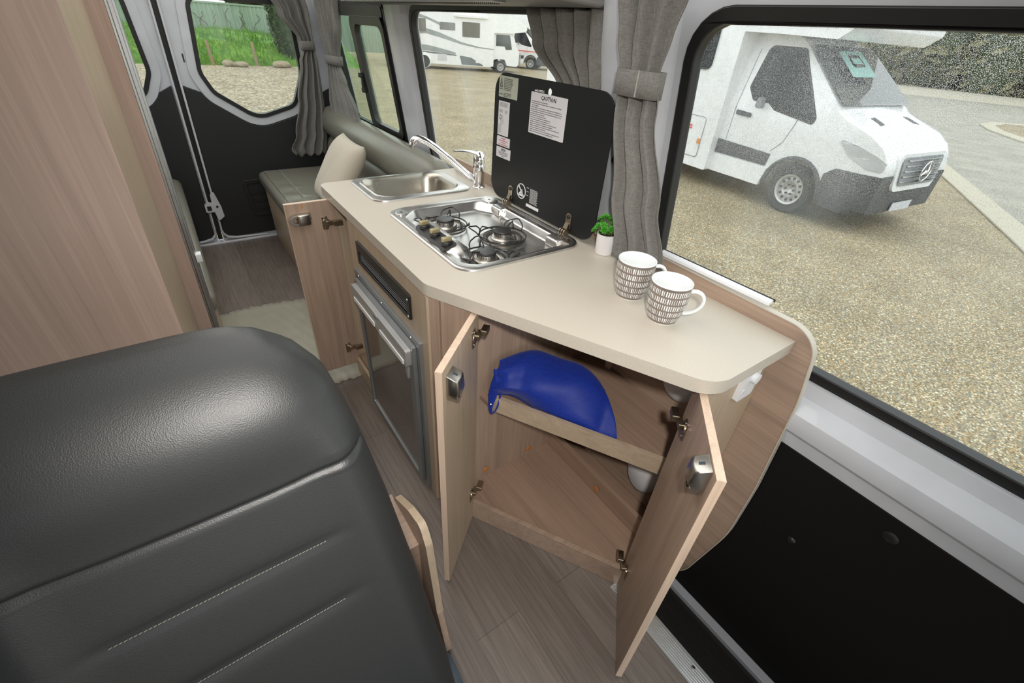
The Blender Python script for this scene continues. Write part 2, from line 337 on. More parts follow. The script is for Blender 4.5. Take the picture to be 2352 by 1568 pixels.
class G:
    def __init__(s): s.bm = bmesh.new()
    def v(s, p): return s.bm.verts.new(p)
    def f(s, vs):
        try: return s.bm.faces.new(vs)
        except ValueError: return None
    def box(s, x0, x1, y0, y1, z0, z1, M=None):
        P = [Vector((x, y, z)) for z in (z0, z1) for (x, y) in ((x0, y0), (x1, y0), (x1, y1), (x0, y1))]
        if M: P = [M @ p for p in P]
        vs = [s.v(p) for p in P]
        for q in ((3, 2, 1, 0), (4, 5, 6, 7), (0, 1, 5, 4), (1, 2, 6, 5), (2, 3, 7, 6), (3, 0, 4, 7)): s.f([vs[i] for i in q])
        return s
    def slab(s, loops, mp, w0, w1):
        """flat plate with holes: loops of 2-D points (first outer), mp(u,v,w)->3-D"""
        flat = [p for l in loops for p in l]
        tri = tessellate_polygon([[Vector((p[0], p[1], 0)) for p in l] for l in loops])
        a = [s.v(mp(p[0], p[1], w0)) for p in flat]; b = [s.v(mp(p[0], p[1], w1)) for p in flat]
        for t in tri:
            s.f([a[i] for i in t]); s.f([b[i] for i in reversed(t)])
        k = 0
        for l in loops:
            n = len(l)
            for i in range(n):
                j = (i+1) % n; s.f((a[k+i], a[k+j], b[k+j], b[k+i]))
            k += n
        return s
    def loft(s, secs, close=True, caps=True):
        rows = [[s.v(p) for p in sec] for sec in secs]
        n = len(rows[0])
        for r in range(len(rows)-1):
            for i in range(n if close else n-1):
                j = (i+1) % n; s.f((rows[r][i], rows[r][j], rows[r+1][j], rows[r+1][i]))
        if caps and close: s.f(list(reversed(rows[0]))); s.f(rows[-1])
        return s
    def tube(s, pts, r, n=8, closed=False, ry=None):
        pts = [Vector(p) for p in pts]; N = len(pts); secs = []; prev = None
        for i, p in enumerate(pts):
            if closed: t = (pts[(i+1) % N]-pts[i-1])
            else: t = pts[min(i+1, N-1)]-pts[max(i-1, 0)]
            t.normalize()
            if prev is None:
                up = Vector((0, 0, 1)) if abs(t.z) < .9 else Vector((1, 0, 0))
                a = t.cross(up).normalized()
            else: a = (prev-t*prev.dot(t)).normalized()
            prev = a; b = t.cross(a)
            rr = r[i] if isinstance(r, (list, tuple)) else r
            rb = rr if ry is None else (ry[i] if isinstance(ry, (list, tuple)) else ry)
            secs.append([p+a*rr*math.cos(2*pi*k/n)+b*rb*math.sin(2*pi*k/n) for k in range(n)])
        if closed: secs.append(secs[0]); s.loft(secs, True, False)
        else: s.loft(secs)
        return s
    def lathe(s, prof, c=(0, 0, 0), n=32, M=None, cap=True):
        secs = []
        for r, z in prof:
            q = []
            for k in range(n):
                p = Vector((max(r, 1e-5)*math.cos(2*pi*k/n), max(r, 1e-5)*math.sin(2*pi*k/n), z))
                if M: p = M @ p
                q.append(p+Vector(c))
            secs.append(q)
        s.loft(secs, True, cap); return s
    def grid(s, fn, nu, nv):
        rows = [[s.v(fn(i/nu, j/nv)) for j in range(nv+1)] for i in range(nu+1)]
        for i in range(nu):
            for j in range(nv): s.f((rows[i][j], rows[i+1][j], rows[i+1][j+1], rows[i][j+1]))
        return s
    def make(s, name, mat, parent=None, smooth=False, bevel=0, solid=0, label=None, kind=None, local=False, weld=True, sub=0, seg=2, ang=35):
        if weld: bmesh.ops.remove_doubles(s.bm, verts=s.bm.verts, dist=1e-5)
        bmesh.ops.recalc_face_normals(s.bm, faces=s.bm.faces)
        me = bpy.data.meshes.new(name)
        s.bm.to_mesh(me); s.bm.free()
        o = bpy.data.objects.new(name, me); COL.objects.link(o)
        me.materials.append(MATS[mat])
        if smooth:
            for p in me.polygons: p.use_smooth = True
            me.set_sharp_from_angle(angle=math.radians(ang))
        if solid:
            q = o.modifiers.new('s', 'SOLIDIFY'); q.thickness = solid; q.offset = 0
        if bevel:
            q = o.modifiers.new('b', 'BEVEL'); q.width = bevel; q.segments = seg; q.limit_method = 'ANGLE'; q.angle_limit = math.radians(40)
            for p in me.polygons: p.use_smooth = True
            me.set_sharp_from_angle(angle=math.radians(60))
        if sub:
            q = o.modifiers.new('u', 'SUBSURF'); q.levels = sub; q.render_levels = sub
        if parent:
            o.parent = parent
            if not local:
                w = Vector(); pp = parent
                M = Matrix.Identity(4)
                chain = []
                while pp: chain.append(pp); pp = pp.parent
                for c in reversed(chain): M = M @ c.matrix_basis
                o.matrix_basis = M.inverted()
        if label: o['label'] = label
        if kind: o['kind'] = kind
        return o
def tag(o, label, cat, group=None, kind=None):
    o['label'] = label; o['category'] = cat
    if group: o['group'] = group
    if kind: o['kind'] = kind
    return o
def thing(name, label, cat, loc=(0, 0, 0), rotz=0, group=None):
    o = bpy.data.objects.new(name, None); COL.objects.link(o); o.empty_display_size = .05
    o.location = loc; o.rotation_euler = (0, 0, rotz)
    return tag(o, label, cat, group)
def struct(g, name, mat, label, cat='wall', **kw):
    o = g.make(name, mat, **kw); o['kind'] = 'structure'; o['label'] = label; o['category'] = cat
    return o
def copy_tree(o, parent=None):
    c = o.copy(); COL.objects.link(c)
    if parent: c.parent = parent
    for ch in list(o.children): copy_tree(ch, c)
    return c
YZ = lambda x: (lambda u, v, w: (x+w, u, v))          # u=y v=z
XZ = lambda y: (lambda u, v, w: (u, y+w, v))
XY = lambda z: (lambda u, v, w: (u, v, z+w))
# ================================================================== SETTING
def WX(z): return 1.125-.14*(z-.80) if z > .80 else 1.125
def wmap(u, v, w): return (WX(v)+w, u, v)            # wall plane: u=y, v=z, w outward
# floor
g = G().slab([[(-1.15, -1.6), (.735, -1.6), (.735, .345), (.80, .345), (1.12, .345), (1.12, 3.76), (-1.15, 3.76)]], XY(0), -.03, 0)
struct(g, 'floor', 'vinyl_planks', 'grey brown wood-look vinyl floor running down the van aisle', 'floor')
g = G().box(-1.15, 1.12, 3.76, 3.86, -.03, .012)
struct(g, 'trim_1', 'body_paint', 'white painted sill across the foot of the rear doors', 'sill', bevel=.004)
# ceiling and its curved shoulders
g = G()
prof = [(1.025, 1.52), (1.0, 1.66), (.94, 1.80), (.80, 1.90), (.5, 1.95), (-.5, 1.95), (-.80, 1.90), (-.94, 1.80), (-1.0, 1.66), (-1.025, 1.52)]
secs = []
for y in (-1.6, 3.86):
    secs.append([(x, y, z) for x, z in prof]+[(x*1.03, y, z+.03) for x, z in reversed(prof)])
g.loft(secs)
struct(g, 'ceiling', 'roof_lining', 'pale curved roof lining of the van', 'ceiling', smooth=True)
# left wall (driver side), mostly hidden behind the tall cabinet
g = G().slab([[(-1.6, -.03), (3.86, -.03), (3.86, 1.54), (-1.6, 1.54)], list(reversed(rrect(2.1, 3.4, .9, 1.46, .09)))], lambda u, v, w: (-(WX(v)+w), u, v), 0, .03)
struct(g, 'wall_left', 'body_paint_dim', 'grey painted wall behind the tall cabinet', 'wall')
# right wall: window openings, white painted
HD = rrect(-.95, .768, .785, 1.510, .10)
HM = rrect(1.06, 2.290, .83, 1.508, .085)
HR = rrect(2.565, 3.50, .862, 1.508, .06)
def lipped(name, outer, hole, label, holes=None):
    g = G().slab([outer]+[list(reversed(h)) for h in (holes or [hole])], wmap, 0, .035)
    return struct(g, name, 'body_paint', label, 'wall')
def ywall(y0, y1): # outer polygon between two y's, with a break at z=.80
    return [(y0, .80), (y1, .80), (y1, 1.54), (y0, 1.54)]
lipped('wall_right', [(-1.6, .80), (3.86, .80), (3.86, 1.54), (-1.6, 1.54)], None, 'white painted side wall of the van around the windows', [HD, HM, HR])
g = G().slab([[(.9, -.03), (3.86, -.03), (3.86, .80), (.9, .80)]], wmap, 0, .03)
struct(g, 'wall_right_lower', 'body_paint_dim', 'lower side wall behind the bench and kitchen', 'wall')
def off(loop, d):
    n = len(loop); out = []
    for i in range(n):
        a = Vector(loop[i-1]); b = Vector(loop[(i+1) % n]); t = (b-a).normalized()
        out.append((loop[i][0]+t.y*d, loop[i][1]-t.x*d))
    return out
def window(name, hole, gl, label, seal=.030, mp=wmap, prot=-.012, wseal=None):
    w = thing(name, label, 'window', mp(sum(p[0] for p in hole)/len(hole), min(p[1] for p in hole), 0)); w['kind'] = 'structure'
    g = G().slab([off(hole, .004), list(reversed(off(hole, -seal)))], mp, prot, .022); g.make('rubber_seal', 'rubber', w, bevel=.004)
    g = G().slab([off(hole, -seal+.01)], mp, .012, .016); g.make('glass_pane', gl, w, label=None)
    return w
wd = window('window_1', HD, 'wet_glass', 'rain-spotted sliding door window with black rubber seal', .026)
wm = window('window_2', HM, 'mist_glass', 'middle side window behind the stove with misted glass', .022)
# rear side window with an opening sash
w3 = thing('window_3', 'rear side window with black framed sliding sash above the bench', 'window', (1.1, 3.0, .9)); w3['kind'] = 'structure'
G().slab([off(HR, .012), list(reversed(off(HR, -.022)))], wmap, -.016, .022).make('rubber_seal', 'rubber', w3, bevel=.004)
G().slab([rrect(3.045, 3.49, .885, 1.46, .02)], wmap, .020, .024).make('glass_pane', 'tint_glass', w3)
G().slab([rrect(2.585, 3.48, 1.452, 1.496, .01)], wmap, -.02, .02).make('top_rail', 'black_plastic', w3, bevel=.003)
so = rrect(2.585, 3.085, .880, 1.455, .05); si = list(reversed([p for p in rrect(2.622, 3.018, .915, 1.415, .045)]))
G().slab([so, si], wmap, -.028, .006).make('sliding_sash', 'black_plastic', w3, bevel=.004)
G().slab([rrect(2.615, 3.025, .905, 1.425, .04)], wmap, -.006, -.002).make('glass_pane', 'clear_glass', w3)
g = G()
for z in (1.085, 1.165): g.box(WX(z)-.052, WX(z)-.026, 3.045, 3.072, z-.012, z+.012)
g.box(WX(1.12)-.045, WX(1.12)-.03, 3.05, 3.068, 1.085, 1.165)
g.make('latch', 'black_metal', w3, bevel=.003)
# lip mouldings on the pillars (pressed steel)
def pillar(name, y0, y1, label, ext=.03, z0=.82, z1=1.54, extra=None):
    g = G()
    ys = [(y0, 0), (y0+.02, -ext*.8), (y0+.05, -ext), (y1-.05, -ext), (y1-.02, -ext*.8), (y1, 0)]
    secs = []
    for z in [z0+(z1-z0)*k/10 for k in range(11)]:
        secs.append([(WX(z)+w, y, z) for y, w in ys]+[(WX(z)+.02, y1, z), (WX(z)+.02, y0, z)])
    g.loft(secs)
    return struct(g, name, 'body_paint', label, 'pillar', smooth=True, ang=25)
pillar('trim_2', .80, 1.04, 'pale grey metal pillar between the sliding door window and the stove window', .045)
pillar('trim_3', 2.31, 2.545, 'pale grey metal pillar between the stove window and the rear side window', .035)
pillar('trim_4', 3.54, 3.80, 'pale grey metal corner pillar behind the far curtains', .03, .5)
# holes and grommets in the pillar
t = thing('pillar_grommet', 'round black grommet in the pale pillar beside the stove lid', 'grommet', (WX(1.264)-.046, .900, 1.264))
G().lathe([(.001, -.002), (.014, -.003), (.018, 0), (.018, .006)], n=20, M=Matrix.Rotation(pi/2, 4, 'Y')).make('plug', 'rubber', t, local=True, smooth=True)
t2 = thing('slotted_hole_cover', 'small oval slotted metal plug low on the pale pillar', 'plug', (WX(1.154)-.046, .927, 1.154))
G().lathe([(.001, -.002), (.009, -.003), (.011, 0), (.011, .005)], n=16, M=Matrix.Rotation(pi/2, 4, 'Y')).make('plug', 'black_metal', t2, local=True, smooth=True)
G().box(-.006, -.003, -.003, .003, -.008, .008).make('slot', 'nickel', t2, local=True)
# sliding door: sill, black lining, rail
g = G()
sp = [(1.125, .786), (1.100, .783), (1.095, .768), (1.088, .752), (1.066, .738), (1.050, .722), (1.043, .698), (1.046, .674), (1.060, .658), (1.066, .616), (1.11, .60), (1.125, .60)]
g.loft([[(x, y, z) for x, z in sp] for y in (-1.6, .86)])
struct(g, 'trim_5', 'body_paint', 'glossy pale grey door sill moulding below the sliding door window', 'door trim', smooth=True, ang=28)
g = G().slab([rpoly([(-1.6, -.20), (.84, -.20), (.84, .618), (-1.6, .618)], .01, 3)], YZ(1.062), 0, .03)
struct(g, 'door_1', 'panel_lining', 'black carpet-textured lining panel of the sliding door', 'door panel', bevel=.003)
for (y, z, r, lb) in ((-.062, .565, .016, 'larger black lining stud below the pale sill moulding'), (.075, .36, .011, 'small black lining stud nearer the wooden end board')):
    p = thing('lining_stud', lb, 'stud', (1.062, y, z))
    G().lathe([(.001, -.005), (r*.6, -.005), (r, -.001), (r, .003)], n=20, M=Matrix.Rotation(pi/2, 4, 'Y')).make('cap', 'rubber', p, local=True, smooth=True)
g = G().box(1.03, 1.062, -1.6, .36, -.22, -.185)
struct(g, 'trim_6', 'body_paint_dim', 'grey metal rail along the foot of the sliding door', 'rail', bevel=.003)
g = G().box(.80, 1.125, -1.6, .345, -.24, -.205)
g2 = G().box(.70, 1.125, .345, .36, -.24, -.001); struct(g2, 'wall_step_end', 'step_plastic', 'black end of the step well under the kitchen', 'step')
g3 = G().box(.70, .80, -1.6, .345, -.24, -.031); struct(g3, 'wall_step_side', 'step_plastic', 'black riser of the step well', 'step')
st = struct(g, 'step_tread', 'step_plastic', 'black ribbed plastic step inside the sliding door', 'step')
for k in range(16):
    x = .875+k*.009
    if k in (5, 10): continue
    G().box(x, x+.004, -1.6, .344, -.2055, -.2025).make('tread_rib', 'step_plastic', st)
s_ = struct(G().box(.733, .795, -1.6, .347, -.004, .004), 'trim_7', 'aluminium', 'ribbed aluminium nosing strip along the floor edge', 'edge strip', bevel=.0015)
for k in range(7): G().box(.740+k*.007, .743+k*.007, -1.6, .346, .003, .0052).make('rib', 'aluminium', s_)
for y in (.055,):
    sc = thing('nosing_screw', 'cross head screw in the aluminium nosing strip', 'screw', (.773, y, .005))
    G().lathe([(.006, 0), (.006, .0012), (.004, .002), (.001, .002)], n=16).make('head', 'screw_steel', sc, local=True, smooth=True)
    g = G().box(-.004, .004, -.0008, .0008, .0015, .0024).box(-.0008, .0008, -.004, .004, .0015, .0024); g.make('cross_slot', 'black_metal', sc, local=True)
# overhead rail with perforated strip above the windows
h = thing('overhead_rail', 'grey overhead locker base running above the stove window', 'locker base', (.9, 1.7, 1.51))
G().loft([[(.74, y, 1.60), (.72, y, 1.535), (.745, y, 1.513), (.98, y, 1.503), (1.04, y, 1.515), (1.04, y, 1.60)] for y in (1.02, 2.62)]).make('casing', 'grey_header', h, smooth=True, bevel=.006)
G().box(.80, .845, 1.25, 2.45, 1.502, 1.514).make('light_strip', 'aluminium', h, bevel=.002)
g = G()
for k in range(110):
    for j in range(3): g.lathe([(.0022, 1.4985), (.0022, 1.501)], c=(.809+j*.013, 1.27+k*.0105, 0), n=5)
g.make('perforations', 'black_plastic', h, kind='stuff')
# ---------------------------------------------------------------- rear doors
YR = 3.80
lean = lambda x, z: x+.040*(z-.75)      # the rear doors read slightly out of plumb
RD = lambda y: (lambda u, v, w: (lean(u, v), y+w, v))
def reardoor(n, x0, x1, hole, lower, label, lip):
    d = thing(n, label, 'door', (lean((x0+x1)/2, 0), YR, .01)); d['kind'] = 'structure'
    G().slab([[(x0, .01), (x1, .01), (x1, 1.62), (x0, 1.62)], list(reversed(hole))], RD(YR), 0, .04).make('door_skin', 'body_paint', d)
    G().slab([off(hole, .052), list(reversed(off(hole, -.002)))], RD(YR), -.014, .02).make('window_surround', 'body_paint', d, bevel=.009, seg=3)
    G().slab([off(hole, .004), list(reversed(off(hole, -.020)))], RD(YR), -.022, .02).make('rubber_seal', 'rubber', d, bevel=.004)
    G().slab([off(hole, -.012)], RD(YR), .012, .016).make('glass_pane', 'clear_glass', d)
    G().slab([lower], RD(YR), -.020, 0.0).make('lower_lining', 'door_lining', d, bevel=.004)
    return d
def offsel(hole, d, f): return [p for p in off(hole, d) if f(p)]
H1 = rpoly([(.262, 1.50), (.232, 1.10), (.285, .985), (.52, .825), (.78, .90), (.86, 1.10), (.83, 1.50)], [.07, .12, .12, .16, .10, .16, .10], 7)
low = off(H1, .055)
# lower lining follows the bottom of the window surround
cl = sorted([p for p in low if p[1] < 1.035 ], key=lambda p: math.atan2(p[1]-1.1, p[0]-.54) if math.atan2(p[1]-1.1, p[0]-.54) > -pi else 0)
cl = [p for p in low if p[1] < 1.03]
cl.sort(key=lambda p: p[0])
lower1 = [(.130, .035), (1.06, .035), (1.06, 1.03)]+[p for p in reversed(cl)]+[(.130, 1.03)]
d1 = reardoor('door_2', .12, 1.10, H1, lower1, 'right-hand rear door with rounded window and black lower lining', 0)
H2 = [(.22-x, z) for x, z in reversed(H1)]
low2 = off(H2, .055); cl2 = sorted([p for p in low2 if p[1] < 1.03], key=lambda p: p[0])
lower2 = [(-1.06, .035), (.070, .035), (.070, 1.03)]+[p for p in reversed(cl2)]+[(-1.06, 1.03)]
d2 = reardoor('door_3', -1.10, .085, H2, lower2, 'left-hand rear door mostly hidden by the tall cabinet', 0)
# door meeting edges
for (d, x, sx) in ((d1, .123, 1), (d2, .082, -1)):
    G().slab([[(x-.006, .10), (x+.006, .10), (x+.006, 1.62), (x-.006, 1.62)]], RD(YR), -.028, 0).make('edge_flange', 'body_paint', d, bevel=.003)
    pts = [(lean(x, .10), YR-.02, .10), (lean(x+.004*sx, .07), YR-.02, .07), (lean(x+.03*sx, .038), YR-.02, .038), (lean(x+.09*sx, .026), YR-.02, .026), (lean(x+.30*sx, .02), YR-.02, .02)]
    G().tube(pts, [.006, .008, .010, .009, .005], 8).make('corner_flange', 'body_paint', d, smooth=True)
G().slab([[(.088, .02), (.117, .02), (.117, 1.62), (.088, 1.62)]], RD(YR), .002, .03).make('centre_seal', 'rubber', d1)
g = G().slab([rpoly([(.06, .24), (.118, .24), (.118, .30), (.085, .31), (.06, .295)], .008, 3)], RD(YR), -.045, -.02); g.make('lock_bracket', 'body_paint', d1, bevel=.002)
G().slab([rrect(.072, .098, .255, .285, .004)], RD(YR), -.05, -.044).make('lock_hole', 'black_metal', d1)
G().slab([rpoly([(.110, .36), (.135, .38), (.160, .27), (.165, .20), (.125, .17), (.105, .26)], .008, 3)], RD(YR), -.040, -.02).make('striker_plate', 'body_paint', d1, bevel=.002)
G().slab([circ(.135, .275, .008, 12)], RD(YR), -.043, -.039).make('bolt', 'black_metal', d1)
po, pi_ = rpoly([(.325, .43), (.52, .44), (.52, .16), (.36, .17)], .02, 4), rpoly([(.35, .405), (.50, .415), (.50, .185), (.38, .195)], .015, 4)
G().slab([po, list(reversed(pi_))], RD(YR), -.030, -.018).make('door_pocket', 'black_plastic', d1, bevel=.003)
for k in range(3): G().slab([[(.365, .22+k*.055), (.50, .22+k*.055), (.50, .235+k*.055), (.365, .235+k*.055)]], RD(YR), -.026, -.018).make('pocket_rib', 'black_plastic', d1)
G().slab([rrect(.17, .178, 1.155, 1.20, .003)], RD(YR), -.003, .001).make('slot', 'black_metal', d1)
# ================================================================== OUTSIDE
ZG = -.65
g = G().slab([[(-60, -40), (90, -40), (90, 80), (-60, 80)]], XY(ZG), -.3, 0)
struct(g, 'ground', 'exposed_aggregate', 'exposed aggregate gravel yard outside the van', 'ground')
g = G().slab([[(-25, 9), (3, 9), (8, 26.6), (-25, 26.6)]], XY(ZG), 0, .012)
struct(g, 'gravel_bed', 'loose_gravel', 'loose pinkish gravel behind the rear doors', 'gravel')
road = [(5.5, -1.4), (9.9, .62), (13.2, 2.2), (16.3, 3.72), (30, 10.4), (44, 14.7), (49, 13), (49, -30), (2, -30)]
g = G().slab([road], XY(ZG), 0, .014); struct(g, 'road', 'road_surface', 'pale worn road beyond the parked white motorhome', 'road')
def ribbon(pts, w, z0, z1, mat, name, label):
    pts = [Vector(p) for p in pts]; L = []; R = []
    for i, p in enumerate(pts):
        t = (pts[min(i+1, len(pts)-1)]-pts[max(i-1, 0)]).normalized(); n = Vector((-t.y, t.x))
        L.append(tuple(p+n*w/2)); R.append(tuple(p-n*w/2))
    return tag(G().slab([L+R[::-1]], XY(0), z0, z1).make(name, mat, bevel=.01), label, 'kerb')
ribbon([(5.5, -1.4), (9.9, .62), (13.2, 2.2), (16.3, 3.72), (30, 10.4), (44, 14.7)], .42, ZG, ZG+.03, 'kerb_concrete', 'kerb_strip', 'long flush concrete kerb running from beside the white motorhome to the hedge')
isl = [(31.5, 4.6), (30.6, 5.35), (28.8, 5.35), (26.8, 4.6), (24.5, 3.3), (22.0, 1.6), (19.5, -.6)]
ribbon(isl, .5, ZG+.014, ZG+.06, 'kerb_concrete', 'island_kerb', 'curved concrete kerb of the gravel island at the right')
g = G().slab([isl+[(26, -8), (40, -8), (36, 2)]], XY(ZG), .012, .03); tag(g.make('island_bed', 'exposed_aggregate', kind='structure'), 'gravel bed inside the curved island kerb', 'gravel')
# bank of earth below the hedge
g = G()
g.loft([[(x-1.6, y, ZG), (x-.6, y, ZG+.22), (x+.6, y, ZG+.38), (x+4, y, ZG+.4), (x+4, y, ZG)] for x, y in ((50, -30), (50, 5), (47.5, 14), (50, 26), (54, 40))])
tag(g.make('hedge_bank', 'kerb_concrete', smooth=True, kind='structure'), 'bare earth bank under the tall hedge', 'bank')
# leafy masses
def leafmass(name, mat, label, cat, blobs, n, size, seed, parent=None, core=True, mat2=None):
    rnd = random.Random(seed)
    if core:
        g = G()
        for (cx, cy, cz, rx, ry, rz) in blobs:
            def fn(a, b, q=(cx, cy, cz, rx, ry, rz)):
                th = a*2*pi; ph = (b-.5)*pi*.98
                k = .86+.09*math.sin(5*th+3*ph+q[0])+.07*math.sin(9*ph+4*th)
                return (q[0]+q[3]*k*math.cos(th)*math.cos(ph), q[1]+q[4]*k*math.sin(th)*math.cos(ph), q[2]+q[5]*k*math.sin(ph))
            g.grid(fn, 18, 12)
        g.make('foliage_core', mat, parent, smooth=True)
    g = G()
    tot = sum(b[3]*b[5]+b[4]*b[5] for b in blobs)
    for (cx, cy, cz, rx, ry, rz) in blobs:
        for _ in range(int(n*(rx*rz+ry*rz)/tot)):
            th = rnd.random()*2*pi; sp = rnd.uniform(-1, 1); cp = math.sqrt(1-sp*sp); k = rnd.uniform(.86, 1.06)
            c = Vector((cx+rx*k*math.cos(th)*cp, cy+ry*k*math.sin(th)*cp, cz+rz*k*sp))
            a = Vector((rnd.gauss(0, 1), rnd.gauss(0, 1), rnd.gauss(0, 1))).normalized(); b = a.orthogonal().normalized(); s = size*rnd.uniform(.5, 1.3)
            g.f([g.v(c-a*s), g.v(c+b*s*.5), g.v(c+a*s), g.v(c-b*s*.5)])
    return g.make('leaves', mat2 or mat, parent, kind='stuff', weld=False)
hg = thing('hedge', 'tall dark olive hedge along the far side of the road', 'hedge', (53, 8, ZG+.3))
bl = []
rr = random.Random(3)
for k in range(17):
    y = -26+k*4.1
    bl.append((53+max(0, (y-14))*.15+rr.uniform(-.4, .4), y, ZG+3.2+rr.uniform(-.4, .4), 3.0, 3.2, 4.4+rr.uniform(-.4, 1.2)))
leafmass('hedge', 'foliage_dark', '', '', bl, 9000, .55, 4, hg, mat2='foliage_olive')
# rear view: grass bank, fence, posts, rocks, cypress
g = G()
def gf(a, b):
    x = -22+a*31; y = 26.3+b*6.3
    h = .0+1.05*(1-math.exp(-b*7*.55))+.12*math.sin(x*1.7+b*9)*min(1, b*5)+.05*math.sin(x*5.1+b*31)*min(1, b*5)
    return (x, y, ZG+h*min(1, b*6+.02))
g.grid(gf, 70, 26)
gb = tag(g.make('grass_bank', 'grass', smooth=True), 'bright green grassy bank below the steel fence', 'grass', kind='stuff')
g = G(); rg = random.Random(5)
for _ in range(9000):
    a = rg.random(); b = rg.random()**1.6; p = Vector(gf(a*.6+.35, b)); hh = rg.uniform(.08, .28); dx = rg.uniform(-.12, .12); w = .028
    g.f([g.v(p-Vector((w, 0, 0))), g.v(p+Vector((w, 0, 0))), g.v(p+Vector((dx, 0, hh)))])
g.make('grass_blades', 'grass', gb, weld=False, kind='stuff')
fe = thing('steel_fence', 'long grey green ribbed steel fence behind the grass bank', 'fence', (0, 33, 0))
for k in range(13):
    x0 = -20+k*2.6
    g = G(); sec = []
    for j in range(53):
        x = x0+j*.05; sec.append((x, 33-(.04 if (j % 4) in (1, 2) else 0)))
    g.loft([[(x, y, z) for x, y in sec]+[(x, y+.02, z) for x, y in reversed(sec)] for z in (-.3, 1.62)])
    g.make('fence_sheet', 'fence_steel', fe)
G().box(-20.1, 14, 32.93, 33.05, 1.60, 1.68).make('top_rail', 'fence_steel', fe)
g = G(); rv_ = random.Random(12)
for k in range(9):   # bare creeper stems climbing the fence
    x = 2.6+k*.42; z = .1; pts = []
    for j in range(14):
        pts.append((x, 32.9, z)); x += rv_.uniform(-.16, .16); z += rv_.uniform(.02, .16)
    g.tube(pts, .014, 4)
tag(g.make('creeper_stems', 'bark', kind='stuff'), 'bare creeper stems tracing loops up the steel fence', 'vine')
for (x, z1, tl, lb) in ((2.38, .30, -.04, 'leaning wooden stump post nearer the chain-wire post'), (4.14, .26, -.03, 'leaning wooden stump post between the two rocks')):
    q = thing('wooden_post', lb, 'post', (x, 26.35, ZG))
    G().lathe([(.075, 0), (.07, .3), (.065, .6), (.06, .88), (.03, .93)], n=10, M=Matrix.Rotation(tl, 4, 'Y')).make('stake', 'post_wood', q, local=True, smooth=True)
q = thing('steel_post', 'thin dark steel chain-wire post at the left of the grass bank', 'post', (1.86, 26.2, ZG))
G().tube([(0, 0, 0), (.06, 0, 1.0), (.30 if False else .12, 0, 2.2)], .03, 8).make('tube', 'black_metal', q, local=True, smooth=True)
g = G()
for k in range(7): g.box(-.03+k*.005, .05+k*.005, -.03, .03, .25+k*.28, .28+k*.28)
g.make('wire_ties', 'black_metal', q, local=True, kind='stuff')
def rockf(name, x, y, sx, sy, sz, seed, lb):
    q = thing(name, lb, 'rock', (x, y, ZG)); r = random.Random(seed); ph = [r.uniform(0, 6) for _ in range(5)]
    def fn(a, b):
        th = a*2*pi; f = (b-.5)*pi*.999; k = 1+.13*math.sin(3*th+ph[0])*math.cos(f)+.1*math.sin(5*th+4*f+ph[1])
        return (sx*k*math.cos(th)*math.cos(f), sy*k*math.sin(th)*math.cos(f), sz*.8+sz*k*math.sin(f))
    G().grid(fn, 16, 10).make('boulder', 'rock', q, local=True, smooth=True)
rockf('rock', 2.90, 25.85, .22, .22, .14, 1, 'left rock of the close pair at the foot of the grass bank')
rockf('rock', 3.40, 25.75, .32, .26, .12, 2, 'right rock of the close pair at the foot of the grass bank')
rockf('rock', 5.05, 25.75, .40, .28, .15, 3, 'single rock in front of the cypress')
cy = thing('cypress_tree', 'dark narrow tree at the right edge of the grass bank', 'tree', (5.9, 27.5, ZG))
leafmass('c', 'foliage_cypress', '', '', [(5.95, 27.5, 1.4, .75, .75, 2.1), (6.3, 27.6, 2.3, .7, .7, 1.6), (5.75, 27.4, 2.6, .5, .5, 1.2), (6.1, 27.3, .2, .5, .5, .7)], 5000, .1, 9, cy, core=True)
G().tube([(5.95, 27.5, ZG), (5.95, 27.5, 2)], .12, 8).make('trunk', 'bark', cy)
# trees behind the far motorhomes
for i, (x, y, h, w, lb) in enumerate(((22, 45, 9, 3.6, 'round dark tree rising over the roof of the big motorhome'), (33.5, 52, 11, 3.8, 'tall dark tree behind the cab of the big motorhome'), (45, 50, 10, 3.8, 'dark tree behind the red striped camper'), (11, 52, 8, 4, 'dark tree behind the rear of the big motorhome'), (58, 58, 12, 4.5, 'broad dark tree at the end of the yard'))):
    tr = thing('yard_tree', lb, 'tree', (x, y, ZG))
    leafmass('t', 'foliage_dark', '', '', [(x, y, h*.55, w, w, h*.42), (x-w*.5, y, h*.4, w*.6, w*.6, h*.3), (x+w*.5, y+1, h*.45, w*.6, w*.6, h*.3)], 2600, .45, 20+i, tr)
    G().tube([(x, y, ZG), (x+.2, y, h*.4)], .3, 8).make('trunk', 'bark', tr)
